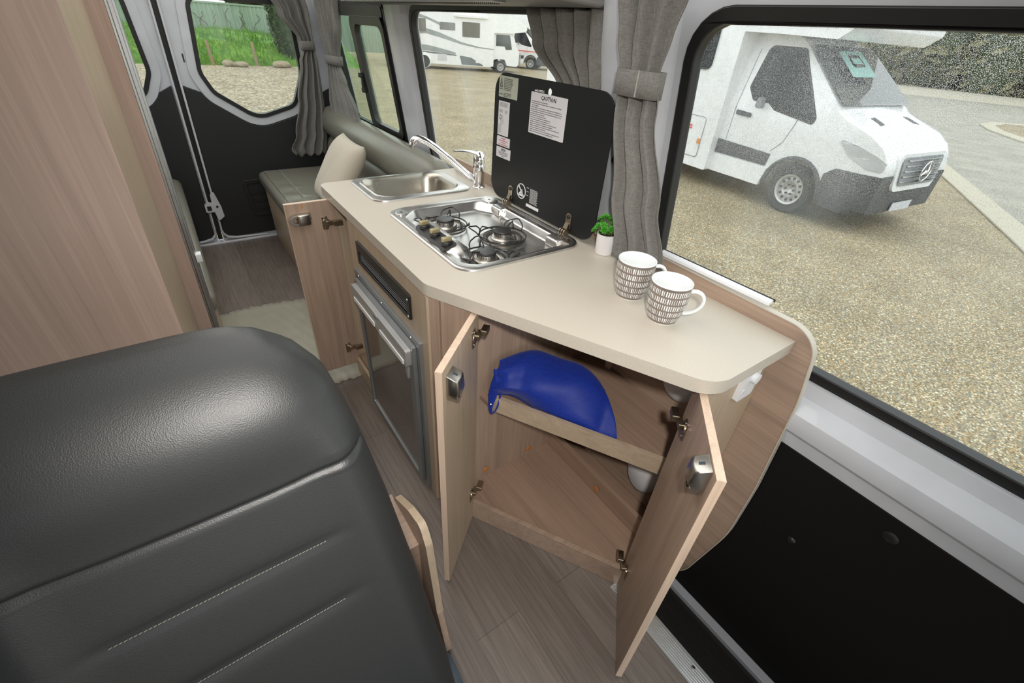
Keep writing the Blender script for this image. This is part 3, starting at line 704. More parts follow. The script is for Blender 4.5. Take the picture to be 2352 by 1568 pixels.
# ------------------------------------------------------------------ motorhomes
def side(b): return lambda u, v, w: (u, -(b+w), v)          # local x forward, local y left; b is to the right
def hw(c):   # half width of the cab at height c
    return .985 if c < 1.3 else .985-.22*(c-1.3)
def wheel(parent, a, b, r, sgn, holes=12):
    w = bpy.data.objects.new('wheel', None); COL.objects.link(w); w.parent = parent; w.location = (a, -b*sgn, r)
    Mx = Matrix.Rotation(pi/2*sgn, 4, 'X')
    G().lathe([(r*.62, -.09), (r*.9, -.10), (r, -.06), (r, .09), (r*.93, .115), (r*.66, .11), (r*.62, .09)], n=36, M=Mx, cap=False).make('tyre', 'tyre', w, local=True, smooth=True)
    G().lathe([(.001, .02), (r*.28, .05), (r*.34, .075), (r*.40, .05), (r*.52, .045), (r*.56, .09), (r*.64, .10), (r*.65, .085)], n=36, M=Mx, cap=False).make('rim', 'wheel_steel', w, local=True, smooth=True)
    g = G()
    for k in range(holes):
        an = 2*pi*k/holes; g.lathe([(r*.055, .046), (r*.055, .062)], c=Mx @ Vector((r*.46*math.cos(an), r*.46*math.sin(an), 0)), n=8, M=Mx)
    g.make('vent_holes', 'black_metal', w, local=True, kind='stuff')
    g = G()
    for k in range(6):
        an = 2*pi*k/6; g.lathe([(r*.04, .05), (r*.04, .09)], c=Mx @ Vector((r*.2*math.cos(an), r*.2*math.sin(an), 0)), n=6, M=Mx)
    g.make('wheel_nuts', 'black_metal', w, local=True, kind='stuff')
def van_cab(root, star=True):
    R = .345
    def zt(a):
        P = [(-1.6, 2.36), (-.85, 2.34), (-.60, 2.22), (.36, 1.46), (.50, 1.40), (.85, 1.27), (1.05, 1.14), (1.13, 1.02), (1.17, .90)]
        for (a0, z0), (a1, z1) in zip(P, P[1:]):
            if a <= a1: return z0+(z1-z0)*(a-a0)/(a1-a0)
        return P[-1][1]
    secs = []; N = 58
    for i in range(N+1):
        a = -1.55+2.72*i/N
        zb = .36
        d = abs(a-.08)
        if d < .44: zb = max(zb, R+math.sqrt(.44**2-d**2)*.98)
        top = zt(a)
        fr = 1-.13*max(0, (a-.55)/.62)**2.0
        cs = [zb, max(zb+.01, .62), max(zb+.02, .95), max(zb+.03, 1.12)]
        cs = [min(c, top-.05-.02*(3-j)) for j, c in enumerate(cs)]
        c5 = max(cs[-1]+.01, min(1.33, top-.03)); c6 = max(c5+.01, top-.09*(1 if top > 1.6 else .3))
        right = [(hw(c)*fr, c) for c in cs]+[(hw(c5)*fr, c5), (hw(c6)*fr, c6)]
        rt = hw(top)*fr
        right += [(rt-.03, top-.015), (rt*.75, top+.015), (0, top+.03)]
        sec = [(a, -b, c) for b, c in right]+[(a, b, c) for b, c in reversed(right[:-1])]
        secs.append(sec)
    G().loft(secs).make('cab_body', 'rv_white', root, local=True, smooth=True, ang=40)
    # lower nose plastics follow the cab, a finger proud of it
    secs = []
    for i in range(17):
        a = .50+.69*i/16; d = abs(a-.08); zb = .30
        if d < .44: zb = max(zb, R+math.sqrt(.44**2-d**2)*.98)
        zt_ = .80 if a > .62 else .70+(a-.50)*.8
        zt_ = max(zt_, zb+.03); fr = (1-.13*max(0, (min(a, 1.17)-.55)/.62)**2.0)
        w_ = .985*fr+.014
        secs.append([(a, -w_+.02, zb), (a, -w_, zb+.02), (a, -w_, zt_-.01), (a, -w_+.03, zt_), (a, w_-.03, zt_), (a, w_, zt_-.01), (a, w_, zb+.02), (a, w_-.02, zb)])
    G().loft(secs).make('nose_plastics', 'rv_bumper', root, local=True, smooth=True, ang=40)
    secs = []
    for b in [-1+2*k/16 for k in range(17)]:
        ab = abs(b); front = 1.17-.20*ab**4; back = .58 if ab > .9 else .85
        secs.append([(front, b*1.0, .62), (front+.03, b, .50), (front+.02, b, .36), (front-.05, b, .25), (back, b, .28), (back, b, .70)])
    G().loft(secs).make('bumper', 'rv_bumper', root, local=True, smooth=True, ang=40)
    for s in (1, -1):
        # arch lining
        pts = [(.08+.45*math.cos(t), -s*.985, R+.45*math.sin(t)) for t in [pi*k/16 for k in range(17)]]
        G().tube(pts, .035, 6).make('arch_moulding', 'rv_bumper', root, local=True, smooth=True)
        sm = (lambda u, v, w, s=s: (u, -s*(hw(v)+w), v))
        G().slab([[(-1.50, .58), (-.42, .58), (-.40, .76), (-1.50, .80)]], sm, 0, .02).make('rubbing_strip', 'rv_bumper', root, local=True, bevel=.005)
        G().slab([[(-1.5, .28), (-.42, .28), (-.36, .56), (-1.5, .56)]], sm, -.03, .03).make('side_skirt', 'rv_white', root, local=True, bevel=.01)
        # side window follows the tumblehome
        win = rpoly([(-1.12, 2.14), (-1.17, 1.60), (-1.02, 1.44), (-.74, 1.44), (-.60, 1.36), (.04, 1.27), (.06, 1.33), (-.42, 1.95), (-.56, 2.13)], [.08, .06, .05, .05, .05, .02, .04, .1, .08], 5)
        G().slab([off(win, .02)], sm, -.004, .004).make('window_rubber', 'rubber', root, local=True)
        G().slab([win], sm, .002, .007).make('side_window', 'rv_side_glass', root, local=True)
        G().slab([rpoly([(-1.24, 1.27), (-.96, 1.25), (-.94, 1.19), (-1.22, 1.20)], .02, 3)], sm, 0, .03).make('door_handle', 'rv_bumper', root, local=True, bevel=.01)
        # shut line of the door
        G().tube([(-1.28, -s*hw(z)-s*.001, z) for z in (.8, 1.0, 1.3, 1.7, 2.1)], .006, 4).make('door_gap', 'rv_grey', root, local=True)
        G().tube([(-.42, -s*(hw(.8)+.001), .8), (-.28, -s*(hw(.95)+.001), .95), (-.20, -s*(hw(1.2)+.001), 1.2), (-.18, -s*(hw(1.3)+.001), 1.3)], .006, 4).make('door_gap', 'rv_grey', root, local=True)
        # mirror
        m = G().slab([rpoly([(-.86, 1.36), (-.76, 1.34), (-.77, 1.48), (-.84, 1.50)], .02, 4)], (lambda u, v, w, s=s: (u, -s*(1.02+w), v)), 0, .10); m.make('mirror', 'rv_grey', root, local=True, bevel=.02)
        # headlight
        hl = rpoly([(.48, 1.17), (.80, 1.11), (1.03, 1.03), (1.15, .97), (1.15, .85), (.97, .86), (.70, .98)], .025, 4)
        hm = (lambda u, v, w, s=s: (u, -s*(.985*(1-.13*max(0, (u-.55)/.62)**2)+w), v))
        G().slab([off(hl, .012)], hm, -.02, .006).make('lamp_gap', 'rv_grey', root, local=True)
        G().slab([hl], hm, -.02, .016).make('headlight', 'lamp_clear', root, local=True, bevel=.008)
        # bonnet vent
        G().slab([rpoly([(.52, .38*s), (.56, .74*s), (.74, .68*s), (.70, .40*s)][::s], .02, 3)], (lambda u, v, w: (u, v, zt(u)+.022+w-.05*abs(v)**3)), -.004, .006).make('bonnet_vent', 'rv_bumper', root, local=True)
        wheel(root, .08, .86, R, s)
    # windscreen
    def ws(u, v, w):   # u across, v 0..1 up the slope
        a = .30-.83*v; c = 1.50+.66*v; k = .04*(1-(u/.8)**2)
        return (a+k+.02+w*.6, u*(1-.10*v), c+k+.015+w*.75)
    G().slab([rpoly([(-.90, 0), (.90, 0), (.86, 1), (-.86, 1)], .06, 5)], lambda u, v, w: ws(u, v, w+.030), 0, .006).make('windscreen', 'rv_glass', root, local=True, smooth=True)
    # grille
    def fr(u, v, w): return (1.235+w-.16*abs(u)**2.5-.18*max(0, v-.8), u, v)
    go = rpoly([(-.64, 1.08), (-.56, .60), (.56, .60), (.64, 1.08)], .09, 6); gi = rpoly([(-.565, 1.035), (-.49, .675), (.49, .675), (.565, 1.035)], .07, 6)
    G().slab([go], fr, -.12, .03).make('grille_surround', 'rv_white', root, local=True, bevel=.012)
    G().slab([gi], fr, .025, .036).make('grille_mesh', 'rv_grey', root, local=True)
    for k in range(5): G().slab([[(-.50+.01*k, .725+k*.066), (-.25, .725+k*.066), (0, .725+k*.066), (.25, .725+k*.066), (.50-.01*k, .725+k*.066), (.50-.01*k, .745+k*.066), (.25, .745+k*.066), (0, .745+k*.066), (-.25, .745+k*.066), (-.50+.01*k, .745+k*.066)][::1]], fr, .034, .05).make('grille_bar', 'aluminium', root, local=True, bevel=.003)
    if star:
        e = G(); cc = 24
        e.tube([(1.288, .13*math.cos(2*pi*k/cc), .86+.13*math.sin(2*pi*k/cc)) for k in range(cc)], .010, 6, closed=True)
        for k in range(3):
            an = pi/2+k*2*pi/3
            e.tube([(1.294, 0, .86), (1.288, .126*math.cos(an), .86+.126*math.sin(an))], [.024, .005], 5)
        e.make('emblem', 'chrome', root, local=True, smooth=True, label='chrome ring with three-pointed star on the grille')
    G().slab([rrect(-.27, .27, .30, .42, .01, 2)], lambda u, v, w: (1.21+w, u, v), 0, .01).make('number_plate', 'plate_white', root, local=True)
def ws_(u, v, w):
    k = .04*(1-(u/.8)**2)
    return (.30-.83*v+k+.02+w*.6, u*(1-.10*v), 1.50+.66*v+k+.015+w*.75)
def place(root, O, deg): root.location = O; root.rotation_euler = (0, 0, math.radians(deg))
rv = thing('motorhome', 'large white motorhome with overcab and dark bumper parked outside the sliding door window', 'motorhome')
place(rv, (8.55, 3.16, ZG), -96.6)
van_cab(rv)
co = rpoly([(-6.9, .32), (-1.42, .27), (-1.42, 2.30), (-.8, 2.29), (.02, 2.26), (.20, 2.40), (.20, 2.60), (-.1, 2.92), (-.8, 3.02), (-6.9, 3.02)], [.1, .03, .02, .1, .04, .04, .1, .2, .2, .1], 5)
G().slab([co], side(0), -1.14, 1.14).make('coach_body', 'rv_white', rv, local=True, bevel=.05, seg=3)
for s in (1,):
    G().slab([rrect(-3.3, -1.86, 1.76, 2.42, .10, 6)], side(1.14), 0, .03).make('side_window', 'rv_side_glass', rv, local=True, bevel=.01)
    hf = rrect(-2.7, -1.66, .44, 1.08, .05, 4)
    G().slab([hf], side(1.14), 0, .008).make('locker_hatch', 'rv_white', rv, local=True, bevel=.004)
    G().tube([(u, -1.150, v) for u, v in hf], .006, 4, closed=True).make('hatch_seal', 'stripe_grey', rv, local=True)
    G().slab([rrect(-2.07, -1.92, .86, .93, .005, 2)], side(1.148), 0, .003).make('sticker', 'red_sticker', rv, local=True, label='small red sticker on the hatch')
    for k in range(2): G().slab([[(-2.06, .885+k*.02), (-1.93, .885+k*.02), (-1.93, .890+k*.02), (-2.06, .890+k*.02)]], side(1.151), 0, .001).make('sticker_line', 'ink_white', rv, local=True)
    G().slab([rrect(-1.72, -1.66, .66, .74, .015, 3)], side(1.14), .008, .03).make('marker_lamp', 'orange_marker', rv, local=True)
    G().slab([rpoly([(-2.9, 1.02), (-2.16, 1.02), (-2.18, 1.13), (-2.4, 1.22), (-2.9, 1.25)], .03, 4)], side(1.14), 0, .004).make('side_decal', 'blue_plastic', rv, local=True)
# sun shade sheet behind the windscreen
G().slab([rrect(-.50, .02, .36, .88, .03, 3), list(reversed(rrect(-.38, -.12, .55, .80, .05, 3)))], lambda u, v, w: (.30-.83*v+.06*(1-(u/.8)**2)+.05, u*(1-.10*v), 1.50+.66*v+.06*(1-(u/.8)**2)+.008), 0, .001).make('sunshade', 'sunshade_teal', rv, local=True) if False else None
g = G()
def wsm(d): return lambda u, v, w: ws_(u, v, w+d)
g.slab([rrect(-.42, .20, .42, .86, .03, 3), list(reversed(rrect(-.28, .06, .58, .80, .05, 3)))], wsm(.0375), 0, .002)
g.make('sign_sheet', 'sunshade_teal', rv, local=True, label='pale teal sheet behind the windscreen')
G().slab([rrect(-.22, .02, .64, .74, .02, 3)], wsm(.0375), 0, .002).make('sign_sheet', 'sunshade_teal', rv, local=True)
wheel(rv, -4.2, .92, .345, 1)
# the far big motorhome
far = thing('motorhome', 'long white motorhome with grey swoosh stripes parked far behind the stove window', 'motorhome')
place(far, (17.30, 26.22, ZG), -24.13)
body = rpoly([(-6.4, .30), (-4.75, .28), (-.74, .25), (-.42, .30), (-.42, 1.90), (.60, 1.93), (1.42, 2.05), (1.46, 2.22), (1.0, 2.55), (.3, 2.72), (-.5, 2.78), (-6.4, 2.72)], [.1, .02, .1, .05, .03, .1, .1, .1, .4, .3, .1, .1], 6)
G().slab([body], side(0), -1.15, 1.15).make('coach_body', 'rv_white', far, local=True, bevel=.05, seg=3)
SB = side(1.152)
for r_ in ((-6.0, -4.20, 1.74, 2.32), (-3.45, -2.61, 1.88, 2.22), (-2.21, -1.24, 1.62, 2.30)):
    G().slab([rrect(*r_[:2], r_[2], r_[3], .04, 3)], SB, 0, .02).make('side_window', 'rv_window_tint', far, local=True, bevel=.01)
G().slab([rrect(-2.66, -.82, 2.50, 2.60, .03, 3)], side(1.15), 0, .12).make('awning', 'rv_white', far, local=True, bevel=.02)
def band(top, bot, mat, w=.004):
    G().slab([top+bot[::-1]], SB, 0, w).make('stripe', mat, far, local=True)
band([(-4.9, 1.78), (-4.2, 1.90), (-3.45, 1.74), (-2.26, 1.37), (-1.3, 1.20), (-.42, 1.14)], [(-4.9, 1.60), (-4.2, 1.66), (-3.45, 1.52), (-2.26, 1.26), (-1.3, 1.14), (-.42, 1.10)], 'stripe_grey')
band([(-4.9, 2.62), (-4.1, 2.40), (-3.4, 2.18), (-3.0, 1.98)], [(-4.9, 2.42), (-4.1, 2.30), (-3.4, 2.05), (-3.0, 1.93)], 'stripe_grey', .003)
band([(-4.9, 1.18), (-4.0, 1.12), (-3.2, .98), (-2.6, .86)], [(-4.9, .92), (-4.0, .86), (-3.2, .80), (-2.6, .78)], 'stripe_grey', .0035)
band([(-4.9, .88), (-2.55, .76)], [(-4.9, .80), (-2.55, .70)], 'stripe_dark', .005)
G().slab([rpoly([(-2.40, .74), (-1.7, .66), (-1.2, .40), (-.9, .28), (-2.26, .30), (-2.30, .50)], .05, 3)], SB, 0, .004).make('lower_panel', 'stripe_dark', far, local=True)
G().slab([rrect(-1.45, -1.08, .42, .66, .02, 2)], SB, .003, .012).make('hatch', 'rv_white', far, local=True)
G().slab([rrect(-3.62, -3.1, .44, .76, .02, 2)], SB, 0, .008).make('hatch', 'label_paper', far, local=True)
G().lathe([(.36, 0), (.38, .03), (.34, .04)], c=(-4.35, -1.15, .42), n=24, M=Matrix.Rotation(pi/2, 4, 'X')).make('wheel_arch', 'rv_white', far, local=True, smooth=True)
G().lathe([(.30, 0), (.30, .045)], c=(-4.35, -1.15, .36), n=24, M=Matrix.Rotation(pi/2, 4, 'X')).make('arch_shadow_gap', 'rubber', far, local=True)
for a in (0, -4.35):
    for s in (1, -1): wheel(far, a, 1.04, .30, s, 8)
cab = rpoly([(-.42, .62), (-.34, .62), (-.22, .68), (.26, .66), (.40, .36), (.98, .34), (1.08, .44), (1.10, 1.05), (.92, 1.30), (.70, 1.92), (-.42, 1.92)], [0, .05, .1, .1, .05, .03, .05, .05, .05, .08, 0], 4)
G().slab([cab], side(0), -1.0, 1.0).make('cab_body', 'rv_white', far, local=True, bevel=.03)
G().slab([rpoly([(-.28, 1.84), (.50, 1.84), (.66, 1.16), (.30, 1.14), (.22, 1.30), (-.28, 1.30)], .04, 4)], side(1.0), 0, .01).make('cab_window', 'rv_glass', far, local=True)
G().slab([rpoly([(-.88, .02), (.88, .02), (.84, .95), (-.84, .95)], .06, 4)], lambda u, v, w: (.92-.22*v+.012+w, u, 1.28+.62*v), 0, .012).make('windscreen', 'rv_glass', far, local=True)
G().slab([rpoly([(-.95, .36), (.95, .36), (.95, .60), (-.95, .60)], .04, 3)], lambda u, v, w: (1.08+w, u, v), 0, .10).make('bumper', 'rv_grey', far, local=True, bevel=.02)
g = G()   # bull bar
for z in (.66, .82, .98): g.tube([(1.22, -.75, z), (1.26, -.5, z), (1.26, .5, z), (1.22, .75, z)], .028, 8)
for y in (-.6, -.2, .2, .6): g.tube([(1.25, y, .40), (1.26, y, 1.0)], .028, 8)
g.make('bull_bar', 'aluminium', far, local=True, smooth=True)
for y in (-.78, .78): G().slab([rrect(y-.14, y+.14, .74, .90, .02, 2)], lambda u, v, w: (1.10+w, u, v), 0, .02).make('headlight', 'lamp_clear', far, local=True)
G().slab([rrect(-3.4, -2.6, .35, 1.0, .05, 3)], lambda u, v, w: (u-1.0, v-.7, 2.74+w), 0, .16).make('roof_unit', 'rv_white', far, local=True, bevel=.03)
# second camper at the right of it
r2 = thing('motorhome', 'white camper with red side stripe nose-on behind the far motorhome', 'motorhome')
place(r2, (21.8, 28.6, ZG), -52)
van_cab(r2, star=False)
G().slab([co], side(0), -1.14, 1.14).make('coach_body', 'rv_white', r2, local=True, bevel=.05, seg=2)
G().slab([[(-6.5, 1.06), (.55, .98), (.5, 1.03), (-6.5, 1.14)]], side(1.145), 0, .006).make('stripe', 'red_sticker', r2, local=True)
G().slab([rrect(-3.2, -1.9, 1.76, 2.4, .1, 4)], side(1.14), 0, .02).make('side_window', 'rv_window_tint', r2, local=True)
wheel(r2, -4.2, .92, .345, 1)
r3 = copy_tree(r2); r3.location = (30.5, 31.5, ZG); r3['label'] = 'white camper partly hidden beyond the red striped one'
r2['group'] = 'campers parked nose-on beyond the far motorhome'; r3['group'] = r2['group']
# ================================================================== KITCHEN
FH = (1.0, 1.52, .03, .675)       # fridge opening in the front panel
kc = thing('kitchen_cabinet', 'wood-look kitchen base cabinet with two open diagonal doors and an open far door', 'cabinet', (.7, 1.0, 0))
G().slab([[(.935, .005), (1.57, .005), (1.57, .864), (.935, .864)], list(reversed(rrect(1.0, 1.52, .035, .675, .004, 2))), list(reversed(rrect(1.045, 1.465, .742, .808, .004, 2)))], YZ(.42), 0, .016).make('front_panel', 'oak_pale', kc, bevel=.001)
A = Vector((.42, .935)); B = Vector((.492, .812)); Bn = Vector((.757, .330))
def along(P, Q): # vertical plate mapping between two plan points, w to the right of the direction
    d = (Q-P).normalized(); n = Vector((d.y, -d.x))
    return (lambda u, v, w: (P.x+d.x*u+n.x*w, P.y+d.y*u+n.y*w, v)), (Q-P).length
mp, L = along(A, B)
G().slab([[(0, .005), (L, .005), (L, .864), (0, .864)]], mp, -.016, 0).make('corner_post', 'oak_upright', kc, bevel=.001)
G().lathe([(.010, .006), (.010, .862)], c=(.4285, .937, 0), n=12).make('corner_bead', 'oak_pale', kc, smooth=True)
# diagonal plinth
mpk, LK = along(Vector((.492, .800)), Vector((.770, .322)))
G().slab([[(0, .002), (LK, .002), (LK, .088), (0, .088)]], mpk, -.016, 0).make('plinth', 'oak_cross', kc, bevel=.0012)
mps, LS = along(Vector((.560, .850)), Vector((.835, .372)))
G().slab([[(.018, .465), (LS, .465), (LS, .522), (.018, .522)]], mps, -.016, 0).make('shelf_rail', 'oak_pale_long', kc, bevel=.0012)
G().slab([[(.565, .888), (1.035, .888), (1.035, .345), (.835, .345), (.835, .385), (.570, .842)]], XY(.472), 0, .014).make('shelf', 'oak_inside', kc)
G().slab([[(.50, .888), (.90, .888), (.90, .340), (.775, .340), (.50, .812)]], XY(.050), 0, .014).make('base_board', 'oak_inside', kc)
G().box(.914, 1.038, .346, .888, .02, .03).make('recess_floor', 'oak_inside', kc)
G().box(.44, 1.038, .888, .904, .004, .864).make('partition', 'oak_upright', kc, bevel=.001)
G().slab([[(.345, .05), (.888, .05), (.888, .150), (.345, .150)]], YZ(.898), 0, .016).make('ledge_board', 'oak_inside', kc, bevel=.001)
G().box(.760, 1.036, .318, .334, .09, .864).make('end_panel', 'oak_pale', kc, bevel=.001)
G().box(.760, 1.036, .330, .346, .004, .09).make('end_foot', 'oak_pale', kc)
G().box(1.026, 1.038, .770, .790, .05, .86).make('joint_strip', 'edge_band', kc)
G().box(.44, .530, 1.800, 1.816, .004, .864).box(.53, 1.036, 1.800, 1.816, .004, .74).make('far_end_panel', 'oak_pale', kc, bevel=.001)
G().box(.44, 1.02, 1.545, 1.560, .004, .864).make('divider', 'oak_upright', kc)
G().slab([[(1.56, .005), (1.80, .005), (1.80, .09), (1.56, .09)]], YZ(.425), 0, .014).make('plinth', 'oak_pale', kc, bevel=.001)
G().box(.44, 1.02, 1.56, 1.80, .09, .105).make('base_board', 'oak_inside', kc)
for (x, y, z) in ((.60, .886, .10), (.80, .886, .095), (.893, .60, .10)):
    G().lathe([(.001, .003), (.011, .002), (.013, 0)], c=(x, y, z), n=14, M=(Matrix.Rotation(pi/2, 4, 'X') if y > .8 else Matrix.Rotation(-pi/2, 4, 'Y'))).make('glue_blob', 'glue', kc, smooth=True, label='amber glue blob')
def latch(parent, mp, cu, cv, upright=True):
    """push-button latch on the inside of a door; mp(u,v,w) with w out of the inner face"""
    R_ = (lambda u, v: (cu+v, cv-u)) if upright else (lambda u, v: (cu+u, cv+v))
    h = G()
    h.loft([[mp(*R_(u, a), d*k) for u, d in ((-.034, 0), (-.025, .024), (-.020, .028), (.012, .031), (.019, .025), (.021, 0))] for a, k in ((-.0205, .80), (-.018, .97), (0, 1.05), (.018, .97), (.0205, .80))])
    o = h.make('latch', 'nickel', parent, bevel=.0012)
    arc = lambda r: [R_(.018+r*1.55*math.cos(t), r*math.sin(t)) for t in [-pi/2+pi*k/14 for k in range(15)]]
    ou = [R_(.010, -.0195)]+arc(.0195)+[R_(.010, .0195)]; inn_ = arc(.0115)
    G().slab([ou, list(reversed(inn_))], mp, .003, .024).make('latch_loop', 'nickel', o, bevel=.0025)
    if not upright:
        ou2 = [R_(-u_+2*0, v_) for u_, v_ in [(.010, -.017)]+[(.018+.016*math.cos(t), .017*math.sin(t)) for t in [-pi/2+pi*k/12 for k in range(13)]]+[(.010, .017)]]
        G().slab([ou2], mp, 0, .006).make('latch_ear', 'nickel', o, bevel=.002)
    for u_ in ((-.029,) if not upright else ()):
        G().slab([[R_(u_+p[0], p[1]) for p in circ(0, 0, .004, 10)]], mp, .005, .009).make('screw', 'screw_steel', o)
    G().loft([[mp(*R_(-.0300-q_, a_), .010), mp(*R_(-.0262-q_, a_), .020), mp(*R_(-.0245-q_, a_), .020), mp(*R_(-.0280-q_, a_), .010)] for a_, q_ in ((-.003, .0012), (.003, .0012))]).make('latch_slot', 'blue_plastic', o)
def hinge(parent, mp, cu, cv, sgn=1, arm=True):
    o = G().slab([rpoly([(cu-.011, cv-.026), (cu+.011, cv-.026), (cu+.011, cv+.026), (cu-.011, cv+.026)], .004, 3)], mp, 0, .003).make('hinge', 'brass_nickel', parent, bevel=.001)
    G().slab([circ(cu+.004*sgn, cv, .0165, 20)], mp, 0, .006).make('hinge_cup', 'brass_nickel', o, bevel=.002)
    for dv in (-.019, .019): G().slab([circ(cu, cv+dv, .0045, 10)], mp, .003, .0055).make('screw', 'screw_steel', o, bevel=.001)
    if arm:
        g = G().slab([rrect(*(sorted((cu+.004*sgn, cu+.036*sgn))), cv-.008, cv+.008, .003, 3)], mp, .004, .014)
        g.slab([rrect(*(sorted((cu+.028*sgn, cu+.062*sgn))), cv-.009, cv+.009, .003, 3)], mp, .010, .026)
        g.make('hinge_arm', 'brass_nickel', o, bevel=.002)
# left diagonal door: hinged at B, swung out toward the aisle
def door(name, P, Q, z0, z1, inner, label, grain, latch_v, hinge_v, lat=True, edge='edge_band', th=.016):
    mpd, Ld = along(P, Q)
    o = G().slab([[(0, z0), (Ld, z0), (Ld, z1), (0, z1)]], mpd, -th/2, th/2).make('door', grain, kc, bevel=.0008, label=label)
    sd = th/2 if inner > 0 else -th/2
    inn = (lambda u, v, w: mpd(u, v, sd+w*inner))
    # banded edges: top and free edge
    G().slab([[(0, z1), (Ld+.001, z1), (Ld+.001, z1+.0012), (0, z1+.0012)]], mpd, -th/2, th/2).make('edge_banding', edge, o)
    G().slab([[(Ld, z0), (Ld+.0012, z0), (Ld+.0012, z1), (Ld, z1)]], mpd, -th/2, th/2).make('edge_banding', edge, o)
    latch(o, inn, Ld-(.040 if name != 'f' else .052), latch_v, upright=(name != 'f'))
    for hv in hinge_v: hinge(o, inn, .045, hv, -1)
    G().lathe([(.016, -.011), (.015, -.015), (.001, -.016)], c=mpd(Ld-.036, latch_v, 0), n=20, M=Matrix.Rotation(math.atan2((Q-P).y, (Q-P).x), 4, 'Z') @ Matrix.Rotation(pi/2*inner, 4, 'X')).make('push_button', 'nickel', o, smooth=True)
    return o
dL = door('l', Vector((.500, .815)), Vector((.308, .645)), .012, .858, -1, 'left diagonal door, seen from its inner face', 'oak_pale', .80, (.805, .165))
dR = door('r', Vector((.770, .338)), Vector((.578, .160)), .012, .858, 1, 'right diagonal door swung open toward the viewer', 'oak_upright', .82, (.755, .15))
dF = door('f', Vector((.440, 1.800)), Vector((.262, 1.800)), .065, .862, -1, 'far narrow door under the sink', 'oak_upright', .805, (.775, .165))
G().slab([rrect(.322, .326, .842, .856, .001, 2)], XZ(1.7915), 0, .0006).make('pencil_mark', 'glue', dF)
for z in (.60, .48): G().lathe([(.008, 0), (.007, -.006), (.001, -.008)], c=(.4195, 1.565, z), n=12, M=Matrix.Rotation(pi/2, 4, 'Y')).make('cover_cap', 'black_plastic', kc, smooth=True)
# ventilation grille (its own thing, screwed to the panel)
vg = thing('vent_grille', 'long black louvred vent above the fridge', 'vent', (.42, 1.255, .775))
G().slab([rrect(1.035, 1.475, .733, .817, .006, 3), list(reversed(rrect(1.055, 1.455, .745, .785, .003, 2)))], YZ(.412), 0, .008).make('frame', 'black_plastic', vg, bevel=.002)
for k in range(5):
    z = .748+k*.0085
    g = G(); g.loft([[(.4135, y, z+.006), (.4185, y, z), (.4205, y, z+.001), (.4155, y, z+.007)] for y in (1.052, 1.458)]); g.make('louvre', 'black_plastic', vg)
G().box(.428, .430, 1.05, 1.46, .744, .80).make('backing', 'rubber', vg)
for z in (.745, .80): G().lathe([(.004, -.001), (.003, -.003), (.001, -.003)], c=(.412, 1.043, z), n=10, M=Matrix.Rotation(pi/2, 4, 'Y')).make('screw', 'screw_steel', vg)
# ---- fridge
fr = thing('fridge', 'built-in fridge with grey frame, silver handle bar and dark glossy door', 'fridge', (.42, 1.26, .03))
G().slab([rrect(.975, 1.530, .020, .690, .006, 3), list(reversed(rrect(.995, 1.512, .040, .668, .004, 2)))], YZ(.408), 0, .014).make('outer_frame', 'fridge_frame', fr, bevel=.002)
G().slab([rrect(1.000, 1.506, .045, .664, .008, 3), list(reversed(rrect(1.034, 1.490, .064, .570, .004, 2)))], YZ(.396), 0, .014).make('door_frame', 'fridge_frame', fr, bevel=.004)
G().slab([[(1.030, .060), (1.494, .060), (1.494, .575), (1.030, .575)]], YZ(.403), 0, .006).make('door_panel', 'fridge_panel', fr)
G().box(.43, .95, 1.0, 1.51, .035, .66).make('fridge_body', 'fridge_frame', fr)
g = G(); g.slab([rrect(1.010, 1.496, .586, .650, .010, 4)], YZ(.378), 0, .018); g.make('handle_bar', 'fridge_handle', fr, bevel=.005)
for (a, b) in ((1.03, 1.225), (1.27, 1.475)): G().slab([rrect(a, b, .588, .606, .004, 3)], YZ(.3755), 0, .004).make('grip_recess', 'white_plastic', fr, bevel=.001)
G().slab([rrect(1.235, 1.262, .634, .648, .003, 3)], YZ(.375), 0, .006).make('door_catch', 'fridge_frame', fr, bevel=.001)
G().slab([rpoly([(1.034, .575), (1.034, .515), (1.050, .535), (1.060, .575)], .004, 3)], YZ(.390), 0, .012).make('handle_bracket', 'fridge_handle', fr, bevel=.003)
for y in (1.03, 1.26, 1.48): G().lathe([(.0035, 0), (.003, -.002), (.001, -.002)], c=(.4075, y, .680), n=10, M=Matrix.Rotation(pi/2, 4, 'Y')).make('screw', 'screw_steel', fr)
# ---- back board with curved end (stands against the wall, reaches down past the worktop)
bb = thing('end_board', 'tall wood-look splashback board with rounded end curving down beside the sliding door', 'board', (1.045, .9, -.1))
out = rpoly([(1.52, .90), (1.52, .958), (1.50, .962), (.250, .935), (.222, .76), (.205, .45), (.205, .22), (.262, -.10), (.36, -.19), (1.52, -.19)], [.0, .01, .01, .075, .5, .9, .6, .5, .05, 0], 10)
out = [(y, z+0) for y, z in out]
G().slab([out], YZ(1.040), 0, .0155).make('board', 'oak_long', bb)
g = G(); ol = off(out, .0015); sel = [p for p in ol if p[1] > -.18]
g.loft([[(1.0385, y, z), (1.057, y, z), (1.057, y2, z2), (1.0385, y2, z2)] for (y, z), (y2, z2) in zip([q for q in ol if q[1] > -.15 and q[1] <= 1 and q[0] < 1.51], [q for q in off(out, -.001) if q[1] > -.15 and q[0] < 1.51])]); g.make('edge_band', 'worktop_laminate', bb, smooth=True)
G().box(1.0402, 1.0552, 1.52, 1.90, .86, .945).make('board', 'oak_long', bb, bevel=.002)
wl = thing('window_ledge', 'white glossy ledge strip between the end board and the window glass', 'ledge', (1.06, .6, .95))
